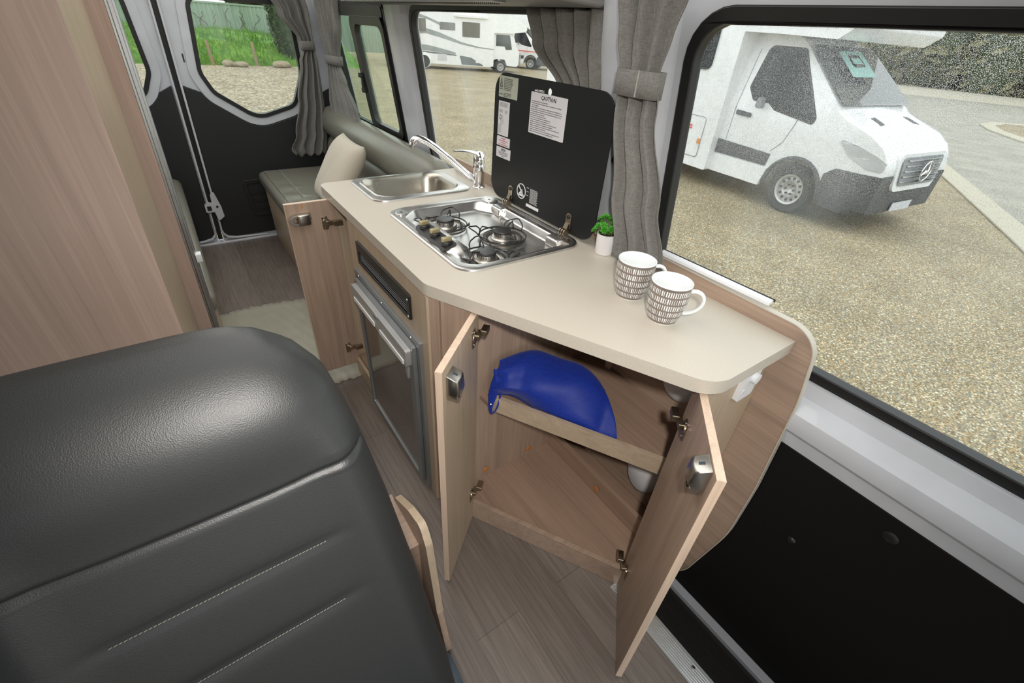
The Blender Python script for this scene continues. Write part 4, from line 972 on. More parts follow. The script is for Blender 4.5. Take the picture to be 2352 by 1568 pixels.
G().loft([[(1.0405, y, .9475), (1.062, y, .950), (1.062, y, .957), (1.050, y, .962), (1.0405, y, .956)] for y in (.375, .70)]).make('strip', 'white_gloss', wl, bevel=.001)
G().box(1.0575, 1.060, .372, .70, .955, .961).make('seal_lip', 'rubber', wl)
# ---- worktop with cut-outs
wt = rpoly([(.418, 1.885), (.418, .935), (.735, .287), (1.0385, .287), (1.0385, 1.905)], [.035, .07, .075, .003, .01], 8)
SK = rrect(.545, .930, 1.585, 1.865, .05, 6); HB = rrect(.545, .955, .945, 1.455, .06, 6)
wo = G().slab([wt, list(reversed(SK)), list(reversed(HB))], XY(.866), 0, .034).make('worktop', 'worktop_laminate', bevel=.003)
tag(wo, 'cream laminate worktop with clipped corner carrying sink and stove', 'worktop')
# ---- sink
sk = thing('sink', 'stainless steel sink bowl with raised rim beside the tap', 'sink', (.74, 1.73, .90))
o1 = rrect(.530, .947, 1.568, 1.882, .055, 8); i1 = rrect(.565, .905, 1.600, 1.850, .062, 8)
def ringloft(levels, mat, name, parent, n=None, cap=True):
    g = G(); secs = [[(x, y, z) for x, y in l] for l, z in levels]
    g.loft(secs, True, False)
    if cap: g.f([v for v in g.bm.verts if False]) if False else None
    if cap:
        g.bm.verts.ensure_lookup_table(); nn = len(levels[0][0]); g.f(list(g.bm.verts)[-nn:])
    return g.make(name, mat, parent, smooth=True, ang=50)
ringloft([(rrect(.530, .947, 1.568, 1.882, .055, 8), .9002), (rrect(.531, .946, 1.569, 1.881, .055, 8), .9055), (rrect(.540, .937, 1.578, 1.872, .055, 8), .9085), (rrect(.552, .918, 1.588, 1.862, .060, 8), .906), (rrect(.560, .910, 1.595, 1.855, .062, 8), .9095)], 'stainless', 'rim', sk, cap=False)
ringloft([(rrect(.560, .910, 1.595, 1.855, .062, 8), .9095), (rrect(.567, .903, 1.602, 1.848, .062, 8), .903), (rrect(.572, .898, 1.607, 1.843, .062, 8), .885), (rrect(.584, .886, 1.619, 1.831, .06, 8), .79), (rrect(.60, .870, 1.635, 1.815, .055, 8), .765), (rrect(.63, .84, 1.665, 1.785, .05, 8), .760)], 'stainless_bowl', 'bowl', sk)
G().lathe([(.001, .001), (.012, .001), (.020, .003), (.030, .003), (.032, 0)], c=(.735, 1.725, .7605), n=24).make('drain', 'chrome', sk, smooth=True)
# ---- tap
tp = thing('mixer_tap', 'chrome mixer tap with long curved spout reaching over the sink', 'tap', (.985, 1.60, .90))
G().lathe([(.027, 0), (.027, .004), (.0235, .008), (.0225, .012), (.0225, .060), (.0235, .062), (.0235, .090), (.022, .094), (.001, .095)], n=32).make('body', 'chrome', tp, local=True, smooth=True)
def bez(P, n=14):
    out = []
    for k in range(n+1):
        t = k/n; q = [Vector(p) for p in P]
        while len(q) > 1: q = [q[i].lerp(q[i+1], t) for i in range(len(q)-1)]
        out.append(q[0])
    return out
sp = bez([(-.006, .005, .022), (-.09, .045, .085), (-.16, .08, .165), (-.208, .095, .196), (-.232, .104, .190), (-.236, .106, .158)], 20)
G().tube(sp, [.0130]*16+[.0132, .0138, .0142, .0142, .0142], 14).make('spout', 'chrome', tp, local=True, smooth=True)
q = sp[-1]; G().lathe([(.0125, 0), (.0125, -.008), (.009, -.008), (.009, -.002), (.001, -.002)], c=q, n=20).make('aerator', 'nickel', tp, local=True, smooth=True)
G().lathe([(.023, .094), (.0235, .110), (.021, .128), (.012, .139), (.001, .141)], n=28).make('cartridge_cap', 'chrome', tp, local=True, smooth=True)
G().tube([(.004, 0, .126), (-.03, .008, .138), (-.07, .018, .143), (-.10, .026, .143)], [.018, .014, .011, .006], 12, ry=[.010, .006, .0045, .003]).make('lever', 'chrome', tp, local=True, smooth=True)
# ---- hob
hob = thing('gas_hob', 'stainless three-burner gas hob with raised black glass lid', 'hob', (.74, 1.2, .90))
def hl(d, r): return rrect(.528+d, .970-d, .930+d, 1.478-d, r, 8)
def cham(d): return rpoly([(.565+d, .985+d), (.600+d, .962+d), (.900-d, .962+d), (.930-d, .985+d), (.930-d, 1.36-d), (.880-d, 1.44-d), (.62+d, 1.445-d), (.565+d, 1.39-d)], .03, 8)
lv = [(hl(0, .06), .9003), (hl(.001, .06), .9055), (hl(.008, .06), .9088), (hl(.016, .055), .9075), (hl(.022, .052), .9030)]
ringloft(lv, 'stainless', 'rim', hob, cap=False)
G().slab([hl(.020, .052), list(reversed(cham(0)))], XY(.900), 0, .003).make('deck', 'stainless', hob)
ringloft([(cham(0), .903), (cham(.004), .899), (cham(.010), .880), (cham(.016), .8735), (cham(.03), .872)], 'stainless', 'pan', hob)
# pressed corner pads and hinge ledges
for (x0, x1, y0, y1) in ((.552, .590, 1.41, 1.452), (.900, .95, 1.395, 1.455), (.915, .952, .948, .985)):
    G().slab([rrect(x0, x1, y0, y1, .012, 4)], XY(.903), 0, .0045).make('corner_pad', 'stainless', hob, bevel=.003)
    G().lathe([(.004, 0), (.004, .0006)], c=((x0+x1)/2, (y0+y1)/2, .9077), n=10).make('screw_hole', 'black_metal', hob)
def burner(cx, cy, r, rot, lb):
    b = bpy.data.objects.new('burner', None); COL.objects.link(b); b.parent = hob; b.location = Vector((cx, cy, .872))-hob.location; b.rotation_euler = (0, 0, rot); b['label'] = lb
    G().lathe([(r*.98, 0), (r*1.02, .003), (r*.96, .005), (r*.72, .004), (r*.66, .001)], n=36, cap=False).make('spill_ring', 'nickel', b, local=True, smooth=True)
    G().lathe([(.040, .000), (.040, .006), (.036, .010), (.029, .011), (.028, .020), (.0275, .022)], n=36).make('burner_base', 'nickel', b, local=True, smooth=True)
    g = G()
    for k in range(24):
        a = 2*pi*k/24; g.box(-.0012, .0012, -.0006, .0006, .015, .021, M=Matrix.Rotation(a, 4, 'Z') @ Matrix.Translation((.0283, 0, 0)))
    g.make('flame_slots', 'black_metal', b, local=True, kind='stuff')
    G().lathe([(.027, .022), (.0305, .023), (.0305, .028), (.028, .031), (.001, .032)], n=32).make('burner_cap', 'enamel_cap', b, local=True, smooth=True)
    # wire pan support: ring with four looped arms
    g = G(); n = 40; g.tube([(r*.86*math.cos(2*pi*k/n), r*.86*math.sin(2*pi*k/n), .008) for k in range(n)], .0016, 6, closed=True); g.tube([(r*1.06*math.cos(2*pi*k/n), r*1.06*math.sin(2*pi*k/n), .012) for k in range(n)], .0026, 6, closed=True)
    for k in range(3):
        a = 2*pi*k/3+.3; M_ = Matrix.Rotation(a, 4, 'Z')
        pts = [Vector(p) for p in ((r*.98, -.033, .012), (r*1.08, -.034, .022), (r*1.20, -.028, .030), (r*1.48, -.007, .035), (r*1.53, 0, .035), (r*1.48, .007, .035), (r*1.20, .028, .030), (r*1.08, .034, .022), (r*.98, .033, .012))]
        g.tube([M_ @ p for p in pts], .0023, 6)
        g.tube([M_ @ Vector(p) for p in ((r*1.06, 0, .012), (r*1.02, 0, .030), (r*.93, 0, .040), (r*.44, 0, .034))], .0023, 6)
        g.lathe([(.004, .009), (.004, .015)], c=M_ @ Vector((r*1.06, 0, 0)), n=8)
    g.make('pan_support', 'black_metal', b, local=True, smooth=True)
burner(.684, 1.325, .070, .55, 'far left burner, behind the control knobs')
burner(.805, 1.150, .074, .2, 'burner nearest the lid hinges')
burner(.668, 1.035, .066, 1.0, 'burner nearest the viewer')
kb = G(); prof = rpoly([(.556, .872), (.556, .902), (.572, .912), (.600, .918), (.622, .910), (.640, .885), (.645, .872)], [.002, .004, .006, .012, .012, .010, .002], 4)
kb.loft([[(x, y, z) for x, z in [(.60+(px-.60)*t, .872+(pz-.872)*t) for px, pz in prof]] for y, t in ((1.040, .35), (1.052, .75), (1.068, 1), (1.295, 1), (1.311, .75), (1.322, .35))])
ko = kb.make('control_housing', 'stainless', hob, bevel=.004)
pn = G().slab([rrect(.553, .596, 1.075, 1.290, .015, 4)], lambda u, v, w: (u, v, .9045+(u-.556)*.28+w), 0, .0035).make('control_panel', 'black_plastic', hob, label='dark blue-black panel under the knobs')
for y in (1.110, 1.185, 1.260):
    k_ = G().lathe([(.017, .0), (.017, .008), (.014, .011), (.001, .011)], c=(.575, y, .911), n=24).make('knob', 'black_plastic', hob, smooth=True)
    G().box(.5595, .5905, y-.007, y+.007, .920, .934).make('knob_grip', 'knob_gold', k_, bevel=.003)
# lid
LT = -.045
def lm(u, v, w): return (.972+w-(v-.915)*LT*.3, u, v)
lid = G().slab([rrect(.905, 1.488, .912, 1.326, .062, 10), list(reversed(circ(1.188, 1.296, .011, 20)))], lm, 0, .005).make('glass_lid', 'black_glass', hob, bevel=.001, label='raised black glass lid with warning labels')
for y in (1.352, 1.022):
    hg_ = G().slab([rpoly([(y-.012, .925), (y+.012, .925), (y+.012, .975), (y-.012, .975)], [.003, .003, .011, .011], 4)], lm, -.0025, 0).make('lid_hinge', 'brass_nickel', hob, bevel=.0008)
    G().slab([circ(y, .963, .0065, 14)], lm, -.006, -.0025).make('hinge_screw', 'black_metal', hg_, bevel=.001)
    for dy in (-.014, -.004, .006):
        G().lathe([(.001, 0), (.013, 0), (.013, .005), (.001, .005)], c=(.957, y+dy, .916), n=20, M=Matrix.Rotation(-pi/2, 4, 'X')).make('hinge_knuckle', 'brass_nickel', hg_, smooth=True)
    G().slab([rpoly([(y-.010, .915), (y+.010, .915), (y+.008, .945), (y-.008, .945)], .003, 3)], lambda u, v, w: (.957+(v-.915)*.4+w, u, v), -.002, .001).make('hinge_strap', 'brass_nickel', hg_)
    g = G().loft([[(.905, yy, .874), (.905, yy, .898), (.915, yy, .905), (.950, yy, .905), (.950, yy, .874)] for yy in (y-.028, y-.020, y+.020, y+.028)]); g.make('hinge_pocket', 'stainless', hob, bevel=.004)
    for dy in (-.035, .033): G().lathe([(.0045, 0), (.004, -.003), (.001, -.003)], c=(.926, y+dy, .892), n=10, M=Matrix.Rotation(pi/2, 4, 'Y')).make('screw', 'screw_steel', hob, smooth=True)
# printed labels on the lid.  The reader looks along +X: print runs toward -Y
def text(body, y, z, size, mat, parent, mpx=lm, w=-.0012, just='LEFT', sx=1.0, bold=.03):
    cu = bpy.data.curves.new('t', 'FONT'); cu.offset = bold*size; cu.body = body; cu.size = size; cu.align_x = just; cu.resolution_u = 1; cu.fill_mode = 'FRONT'
    to = bpy.data.objects.new('t', cu); COL.objects.link(to)
    dg = bpy.context.evaluated_depsgraph_get(); me = bpy.data.meshes.new_from_object(to.evaluated_get(dg))
    bpy.data.objects.remove(to); bpy.data.curves.remove(cu)
    for v in me.vertices: v.co = Vector(mpx(y-v.co.x*sx, z+v.co.y, w))
    me.materials.clear(); me.materials.append(MATS[mat])
    o = bpy.data.objects.new('print', me); COL.objects.link(o); o.parent = parent
    M = Matrix.Identity(4); pp = parent; ch = []
    while pp: ch.append(pp); pp = pp.parent
    for c in reversed(ch): M = M @ c.matrix_basis
    o.matrix_basis = M.inverted()
    return o
def label_(y1, y0, z0, z1, mat, lb):
    return G().slab([rrect(y0, y1, z0, z1, .002, 2)], lm, -.0010, 0).make('warning_label', mat, lid, label=lb) if False else G().slab([rrect(y0, y1, z0, z1, .002, 2)], lm, -.0010, 0).make('warning_label', mat, hob, label=lb)
c_ = label_(1.276, 1.098, 1.170, 1.289, 'label_paper', 'large white label headed CAUTION')
text('CAUTION', 1.187, 1.271, .0165, 'ink_black', c_, just='CENTER').name = 'heading'
T = ["1 Open appliance valve before opening cylinder valve(s).", "2 Frequently check connections of the appliance, regulators, hoses and cylinders for leaks with soapy", "   water or for equipment.", "CAUTION The pressure present in some soaps and detergents can react with brass fittings and cause",
     "gas fittings to crack after a short period of time. Therefore, caution should be exercised when using soap", "solutions on brass fittings and all connections should be rinsed thoroughly with fresh water as soon as", "possible after the application of the soap solution.",
     "3 Never use a match or flame when checking for leaks.", "4 In the event of a gas leak, close cylinder valve and ventilate the space.", "5 In the event of fire immediately close cylinder valve if safe to do so.", "6 All additions or alterations to the LP Gas system shall be performed by a licensed person.",
     "7 Appliances shall not be altered without the authorisation of the manufacturer.", "8 All permanent ventilation, flues and vents should be checked regularly to ensure that they are clean,", "   free from debris, unobstructed and operating correctly.", "9 All appliances must be turned off when not in use and while travelling or refuelling (propulsion only).", "10 Appliances must be turned off when not in use and while refuelling (boats only)."]
for i, s_t in enumerate(T): text(s_t, 1.272, 1.2625-i*.0058, .0046, 'ink_black', c_, sx=.80)
c_ = label_(1.462, 1.352, 1.252, 1.316, 'label_olive', 'olive caution label with warning triangle')
G().slab([rpoly([(1.457, 1.282), (1.440, 1.282), (1.4485, 1.311)], .0005, 2), list(reversed(rpoly([(1.4538, 1.2842), (1.4432, 1.2842), (1.4485, 1.3055)], .0003, 2)))], lm, -.0014, -.001).make('triangle', 'ink_black', c_)
text('!', 1.4498, 1.287, .014, 'ink_black', c_)
text('CAUTION', 1.459, 1.275, .0052, 'ink_black', c_, sx=.8); text('WARNING', 1.459, 1.259, .0052, 'ink_black', c_, sx=.8)
for i, s_t in enumerate(["Carbon monoxide danger: this appliance", "when used for cooking produces heat,", "moisture and products of combustion.", "Ensure the kitchen area is well ventilated", "when in use, keep natural ventilation", "holes open. Prolonged intensive use", "may call for additional ventilation,", "for example opening of a window."]):
    text(s_t, 1.433, 1.307-i*.0047, .0045, 'ink_black', c_, sx=.72)
for i, s_t in enumerate(["Accessible parts may become hot", "during use. To avoid burns, young", "children should be kept away."]): text(s_t, 1.433, 1.264-i*.0045, .0045, 'ink_black', c_, sx=.72)
c_ = label_(1.459, 1.392, 1.131, 1.240, 'label_paper', 'tall white rating plate with barcodes')
rb = random.Random(2); g = G(); y = 1.454
while y > 1.402:
    w = rb.choice((.0006, .001, .0016)); g.slab([[(y-w, 1.222), (y, 1.222), (y, 1.236), (y-w, 1.236)]], lm, -.0013, -.001); g.slab([[(y-w*.9, 1.203), (y, 1.203), (y, 1.214), (y-w*.9, 1.214)]], lm, -.0013, -.001) if (y > 1.43 or y < 1.418) else None; y -= w+rb.choice((.0008, .0015))
g.make('barcode', 'ink_grey', c_)
G().slab([circ(1.4455, 1.189, .006, 16, .008), list(reversed(circ(1.4455, 1.189, .0045, 14, .006)))], lm, -.0013, -.001).make('mark', 'ink_black', c_)
for i in range(20): text(('Type %02d kW mbar ' % (i*3) if i % 3 else 'AGA 5578 G')[:rb.randint(8, 16)], 1.455-(0 if i > 9 else .012), 1.194-i*.0031, .0034, 'ink_grey', c_, sx=.8)
c_ = label_(1.460, 1.378, 1.096, 1.127, 'label_paper', 'white label with red warning text')
for i, s_t in enumerate(["WARNING:", "Ensure ventilation when the", "cooker is in use.", "Do not use for space heating."]): text(s_t, 1.419, 1.119-i*.0066, .0062, 'ink_red', c_, just='CENTER', sx=.8)
c_ = label_(1.460, 1.370, 1.056, 1.091, 'label_paper', 'small white label with black heading bar')
G().slab([[(1.428, 1.080), (1.402, 1.080), (1.402, 1.087), (1.428, 1.087)]], lm, -.0014, -.001).make('heading_bar', 'ink_black', c_)
text('WARNING', 1.415, 1.0815, .0045, 'ink_white', c_, just='CENTER', w=-.0016)
for i, s_t in enumerate(["When operating this appliance all flammable", "materials must be removed to a safe distance.", "Curtains and soft furnishings must be", "secured away."]): text(s_t, 1.415, 1.0745-i*.0047, .0043, 'ink_black', c_, just='CENTER', sx=.78)
p_ = text('DOMETIC', 1.248, 1.291, .0085, 'ink_white', hob); p_.name = 'lettering'
g = G()
for k, dx in enumerate((0, .0045, .009)): g.tube([lm(1.259-dx*.8, 1.2915, -.0012), lm(1.2575-dx*.8, 1.2955, -.0012), lm(1.256-dx*.8, 1.2915, -.0012)], .0006, 4)
g.make('logo_mark', 'ink_white', hob)
G().slab([circ(1.287, .972, .0265, 32, .0265), list(reversed(circ(1.287, .972, .0235, 32, .0235)))], lm, -.0012, 0).make('prohibition_sign', 'ink_white', hob, label='round white prohibition sign of a crossed-out pot')
g = G(); g.slab([[(1.303, .991), (1.306, .988), (1.271, .953), (1.268, .956)]], lm, -.0012, 0); g.slab([[(1.302, .953), (1.305, .956), (1.284, .980), (1.281, .977)]], lm, -.0012, 0)
g.slab([rpoly([(1.305, .962), (1.269, .962), (1.273, .955), (1.300, .955)], .002, 2)], lm, -.0012, 0); g.slab([rpoly([(1.292, .964), (1.283, .978), (1.277, .964)], .001, 2)], lm, -.0012, 0)
g.make('prohibition_bars', 'ink_white', hob)
for i in range(12): text(('HOT SURFACE DO NOT LOWER LID' if i % 2 else 'GLASS LID MAY SHATTER IF HEATED')[:28], 1.235, .992-i*.0042, .0042, 'ink_white', hob, sx=.66)
for i, s_t in enumerate(('WARNING', 'CAUTION', 'DANGER')): text(s_t, 1.256, .992-i*.013, .0042, 'ink_white', hob, sx=.7)
G().slab([rrect(1.180, 1.252, .929, .939, .001, 2)], lm, -.0012, 0).make('white_bar', 'ink_white', hob)
# ---- socket / switch on the end panel
sw = thing('wall_switch', 'white plastic switch plate on the end panel under the worktop tip', 'switch', (.948, .318, .81))
G().slab([rpoly([(.915, .752), (.982, .752), (.982, .858), (.935, .862), (.915, .845)], .008, 4)], XZ(.306), 0, .012).make('plate', 'white_plastic', sw, bevel=.003)
G().lathe([(.014, 0), (.0135, -.008), (.001, -.009)], c=(.955, .306, .815), n=24, M=Matrix.Rotation(-pi/2, 4, 'X')).make('button', 'white_plastic', sw, smooth=True) if False else G().lathe([(.014, 0), (.0135, .010), (.001, .011)], c=(.955, .306, .815), n=24, M=Matrix.Rotation(pi/2, 4, 'X')).make('button', 'white_plastic', sw, smooth=True)
G().slab([rrect(.928, .936, .770, .785, .002, 2)], XZ(.3045), 0, .002).make('indicator', 'label_paper', sw)
# ---- white inlet housings inside the cupboard
for (y, z, lb) in ((.505, .645, 'white plastic inlet cover high inside the cupboard, under the worktop tip'), (.520, .19, 'white plastic inlet cover low inside the cupboard beside the open door')):
    t = thing('inlet_cover', lb, 'cover', (1.038, y, z))
    G().lathe([(.066, 0), (.066, .006), (.060, .022), (.045, .034), (.001, .038)], n=36, M=Matrix.Scale(1.45, 4, (0, 0, 1)) @ Matrix.Rotation(-pi/2, 4, 'Y')).make('housing', 'white_plastic', t, local=True, smooth=True)
    G().slab([rrect(-.07, .07, .04, .10, .012, 4)], lambda u, v, w: (-.006+w, u, v), 0, .006).make('flange', 'white_plastic', t, local=True, bevel=.002)
    G().lathe([(.003, -.007), (.003, -.008), (.001, -.008)], c=(0, .05, .085), n=8, M=Matrix.Rotation(pi/2, 4, 'Y')).make('screw', 'screw_steel', t, local=True)
# ---- mugs
def mug():
    m = thing('mug', '', 'mug')
    P = [(.0300, .0), (.0318, .0025), (.0330, .006), (.0385, .022), (.0425, .045), (.0438, .070), (.0440, .0935)]
    G().lathe(P, n=56, cap=False).make('outer_wall', 'mug_print', m, local=True, smooth=True)
    G().lathe([(.0440, .0935), (.0437, .0955), (.0424, .0960), (.0415, .0945), (.0408, .072), (.0395, .046), (.0355, .024), (.0300, .010), (.001, .0075)], n=56, cap=False).make('inner_wall', 'white_ceramic', m, local=True, smooth=True)
    G().lathe([(.001, .0015), (.026, .0015), (.028, 0), (.0300, .0001)], n=40, cap=False).make('foot', 'white_ceramic', m, local=True, smooth=True)
    pts = bez([(.0415, 0, .078), (.058, 0, .084), (.082, 0, .082), (.082, 0, .045), (.064, 0, .030), (.040, 0, .024)], 18)
    G().tube(pts, .0062, 12, ry=.0042).make('handle', 'white_ceramic', m, local=True, smooth=True)
    return m
m1 = mug(); m1.scale = (1.07, 1.07, 1.07); m1.location = (.853, .632, .9002); m1.rotation_euler = (0, 0, math.radians(-33)); m1['label'] = 'taupe mug with white dashes, the one behind, nearer the plant'; m1['group'] = 'patterned mugs on the worktop'
m2 = copy_tree(m1); m2.location = (.836, .512, .9002); m2.rotation_euler = (0, 0, math.radians(-52)); m2['label'] = 'taupe mug with white dashes standing in front, nearer the worktop edge'
# ---- potted plant
pp = thing('potted_plant', 'small green artificial succulent in a white pot beside the stove lid', 'plant', (.985, .862, .9002))
G().lathe([(.020, 0), (.0255, .001), (.0268, .006), (.0290, .060), (.0290, .063), (.0265, .063), (.0260, .055), (.001, .054)], n=40, cap=False).make('pot', 'pot_white', pp, local=True, smooth=True)
G().lathe([(.0262, .056), (.014, .060), (.001, .061)], n=20).make('soil', 'soil', pp, local=True, smooth=True)
rp = random.Random(8)
for k in range(15):
    an = 2*pi*k*.382; rad = .008+.030*math.sqrt(k/15); hgt = .102-.035*(k/15)+rp.uniform(-.004, .012)
    if k == 12: rad, hgt = .046, .088
    c = Vector((rad*math.cos(an), rad*math.sin(an), hgt))
    st_ = G().tube([(c.x*.3, c.y*.3, .058), (c.x*.8, c.y*.8, hgt*.85), tuple(c)], .0020, 5).make('stem', 'leaf_dark', pp, local=True, smooth=True)
    g = G()
    out_ = Vector((c.x, c.y, .03)).normalized(); Q = out_.to_track_quat('Z', 'Y').to_matrix().to_4x4()
    for ring, (nl, tilt, ll) in enumerate(((6, .35, .010), (7, .85, .013), (7, 1.25, .014))):
        for j in range(nl):
            a = 2*pi*(j+.5*ring)/nl
            M_ = Matrix.Translation(c) @ Q @ Matrix.Rotation(a, 4, 'Z') @ Matrix.Rotation(tilt, 4, 'Y')
            pts = [(0, 0, 0), (.0022, .003, ll*.5), (.0015, .0035, ll*.8), (0, 0, ll), (.0015, -.0035, ll*.8), (.0022, -.003, ll*.5), (-.001, 0, ll*.55)]
            V = [g.v(M_ @ Vector(p)) for p in pts]
            for t3 in ((0, 1, 6), (1, 2, 6), (2, 3, 6), (3, 4, 6), (4, 5, 6), (5, 0, 6), (0, 5, 1), (1, 5, 4), (1, 4, 2), (2, 4, 3)): g.f([V[i] for i in t3])
    g.make('leaf_rosette', 'leaf_green', pp, local=True)
# ---- blue drawstring bag on the cupboard shelf
bag = thing('drawstring_bag', 'royal blue fabric drawstring bag lying on the cupboard shelf', 'bag', (.72, .68, .487))
top = [(.622, .866, .622), (.650, .868, .622), (.700, .860, .628), (.745, .838, .632), (.790, .78, .622), (.830, .715, .618), (.842, .64, .590), (.822, .56, .545), (.798, .515, .510)]
bot = [(.588, .850, .505), (.612, .822, .525), (.640, .800, .520), (.668, .745, .508), (.695, .690, .503), (.725, .630, .503), (.752, .580, .500), (.778, .535, .496), (.792, .512, .492)]
secs = []; NB = 44
def samp(P, t):
    t *= len(P)-1; i = min(int(t), len(P)-2); f = t-i
    p = [Vector(P[max(0, min(len(P)-1, i+k))]) for k in (-1, 0, 1, 2)]
    return .5*((2*p[1])+(-p[0]+p[2])*f+(2*p[0]-5*p[1]+4*p[2]-p[3])*f*f+(-p[0]+3*p[1]-3*p[2]+p[3])*f**3)
vd = Vector((-.50, -.65, .40)).normalized()
for i in range(NB+1):
    t = i/NB; T_ = samp(top, t); B_ = samp(bot, t); thick = .048*math.sin(pi*min(1, t*1.1+.12))**.7+.006
    sec = []
    K = 30
    for k in range(K):
        a = 2*pi*k/K; m_ = (T_+B_)/2; h_ = (T_-B_)/2
        wr = .9+.30*abs(math.sin(1.5*a+4.5*t+.4))+.10*abs(math.sin(9*t+2.5*a))-.12*math.exp(-((t-.28)/.05)**2)
        fold = .010*math.exp(-t*5)*math.cos(6*a)
        d = vd*(math.sin(a)*thick*wr+fold)
        if math.sin(a) < 0: d = vd*math.sin(a)*min(thick, .04)
        sec.append(m_+h_*math.cos(a)*(1.0)+d)
        sec[-1].z = max(sec[-1].z, .4885)
    secs.append(sec)
G().loft(secs).make('fabric_body', 'bag_fabric', bag, smooth=True, ang=26)
hem = [samp(bot, t/24)+vd*(.004+.018*math.sin(pi*t/24)) for t in range(2, 24)]
G().tube([(p.x, p.y, max(p.z, .4925)) for p in hem], .0016, 6).make('hem_seam', 'bag_fabric', bag, smooth=True)
lp = bez([(.615, .845, .600), (.590, .835, .590), (.575, .828, .560), (.566, .822, .50), (.548, .822, .462), (.548, .812, .452), (.572, .800, .458), (.586, .806, .50), (.594, .815, .540)], 22)
G().tube(lp, [.015]*8+[.012, .010, .008, .007]+[.006]*11, 8, ry=.0018).make('strap_loop', 'bag_fabric', bag, smooth=True)
G().tube([(.600, .850, .606), (.594, .832, .575), (.604, .820, .545), (.618, .815, .532)], .010, 8, ry=.004).make('collar', 'bag_fabric', bag, smooth=True)
G().lathe([(.004, -.002), (.006, 0), (.004, .002)], c=(.564, .821, .505), n=12).make('ring', 'nickel', bag, smooth=True)
# ================================================================== CURTAINS
def spl(tab, z):
    """tab rows (z, value...) descending z, smooth interpolation"""
    if z >= tab[0][0]: return tab[0][1:]
    for r0, r1 in zip(tab, tab[1:]):
        if z >= r1[0]:
            t = (r0[0]-z)/(r0[0]-r1[0]); t = t*t*(3-2*t)
            return tuple(a+(b-a)*t for a, b in zip(r0[1:], r1[1:]))
    return tab[-1][1:]
def curtain(name, tab, folds, lb, base, seed, nu=90, nv=70, tie=None, group=None, ph=0):
    """tab rows: z, x0, y0, x1, y1, depth"""
    r = random.Random(seed); offs = [r.uniform(-.3, .3) for _ in range(12)]
    o = thing(name, lb, 'curtain', base, group=group)
    z1, z0 = tab[0][0], tab[-1][0]
    def fn(a, b):
        z = z1+(z0-z1)*b
        x0, y0, x1, y1, d = spl(tab, z)
        aa = a+.018*math.sin(a*pi*folds+2*b)
        dx, dy = x1-x0, y1-y0; L = math.hypot(dx, dy) or 1; nx, ny = dy/L, -dx/L
        q = math.sin(2*pi*folds*a+ph+offs[0]*3+1.2*math.sin(3*b+offs[1]*6))+.25*math.sin(2*pi*folds*2.3*a+4*b*offs[2]*4)
        zz = z+.012*math.sin(2*pi*folds*a)*b*b
        return (x0+dx*aa+nx*d*q, y0+dy*aa+ny*d*q, zz)
    G().grid(fn, nu, nv).make('cloth', 'curtain_fabric', o, smooth=True, solid=.0022)
    if tie:
        zt, wd = tie
        x0, y0, x1, y1, d = spl(tab, zt); dx, dy = x1-x0, y1-y0; L = math.hypot(dx, dy); nx, ny = dy/L, -dx/L
        D = d*1.5+.008; ring = []
        for k in range(28):
            a = 2*pi*k/28; e = math.cos(a); s_ = math.sin(a)
            ee = abs(e)**.6*(1 if e > 0 else -1); ss = abs(s_)**.6*(1 if s_ > 0 else -1)
            ring.append(((x0+x1)/2+dx*.54*ee+nx*D*ss, (y0+y1)/2+dy*.54*ee+ny*D*ss))
        g = G(); g.loft([[(x, y, z) for x, y in ring] for z in (zt-wd/2, zt, zt+wd/2)], True, False)
        g.make('tie_band', 'curtain_fabric', o, smooth=True, solid=.002)
    return o
c2 = curtain('curtain', [(1.535, .945, .930, .945, .735, .014), (1.45, .945, .905, .945, .752, .013), (1.385, .945, .882, .945, .762, .011), (1.30, .945, .872, .945, .742, .012), (1.10, .955, .842, .955, .678, .013), (.945, .965, .812, .965, .634, .014), (.915, .965, .808, .965, .630, .015)], 3.0,
             'long grey curtain tied high, hanging beside the sliding door window', (.945, .85, 1.53), 3, tie=(1.358, .055))
G().box(.9185, .9205, .800, .804, 1.332, 1.386).make('tie_stitching', 'thread_pale', c2)
c1 = curtain('curtain', [(1.50, 1.00, 1.345, 1.00, 1.02, .014), (1.42, 1.0, 1.305, 1.0, 1.015, .014), (1.31, 1.00, 1.165, 1.00, 1.01, .011), (1.12, 1.0, 1.10, 1.0, 1.03, .009), (1.05, 1.0, 1.18, 1.0, 1.03, .009), (.965, 1.0, 1.21, 1.0, 1.03, .011)], 4.5,
             'grey curtain gathered across the stove window behind the black lid', (1.0, 1.15, 1.5), 5, tie=(1.10, .04))
c3 = curtain('curtain', [(1.56, .71, 3.66, .93, 3.66, .018), (1.44, .76, 3.66, .945, 3.66, .016), (1.30, .855, 3.66, .945, 3.66, .012), (1.26, .868, 3.66, .945, 3.66, .011), (1.18, .835, 3.66, .955, 3.66, .015), (.95, .775, 3.66, .955, 3.66, .020), (.74, .715, 3.66, .94, 3.66, .020), (.640, .665, 3.66, .925, 3.66, .018), (.60, .69, 3.66, .90, 3.66, .012)], 3.6,
             'grey curtain tied back at the right-hand rear door window', (.85, 3.66, 1.55), 7, tie=(1.275, .05))
c4 = curtain('curtain', [(1.56, .985, 3.62, 1.00, 3.22, .020), (1.40, .985, 3.58, 1.0, 3.24, .016), (1.24, .985, 3.53, 1.0, 3.31, .012), (1.19, .985, 3.52, 1.0, 3.31, .011), (1.10, .985, 3.55, .995, 3.22, .014), (.95, .98, 3.58, .985, 3.02, .018), (.885, .975, 3.58, .98, 2.95, .018)], 5,
             'grey curtain tied back at the rear side window above the bench', (.99, 3.4, 1.55), 9, tie=(1.215, .05))
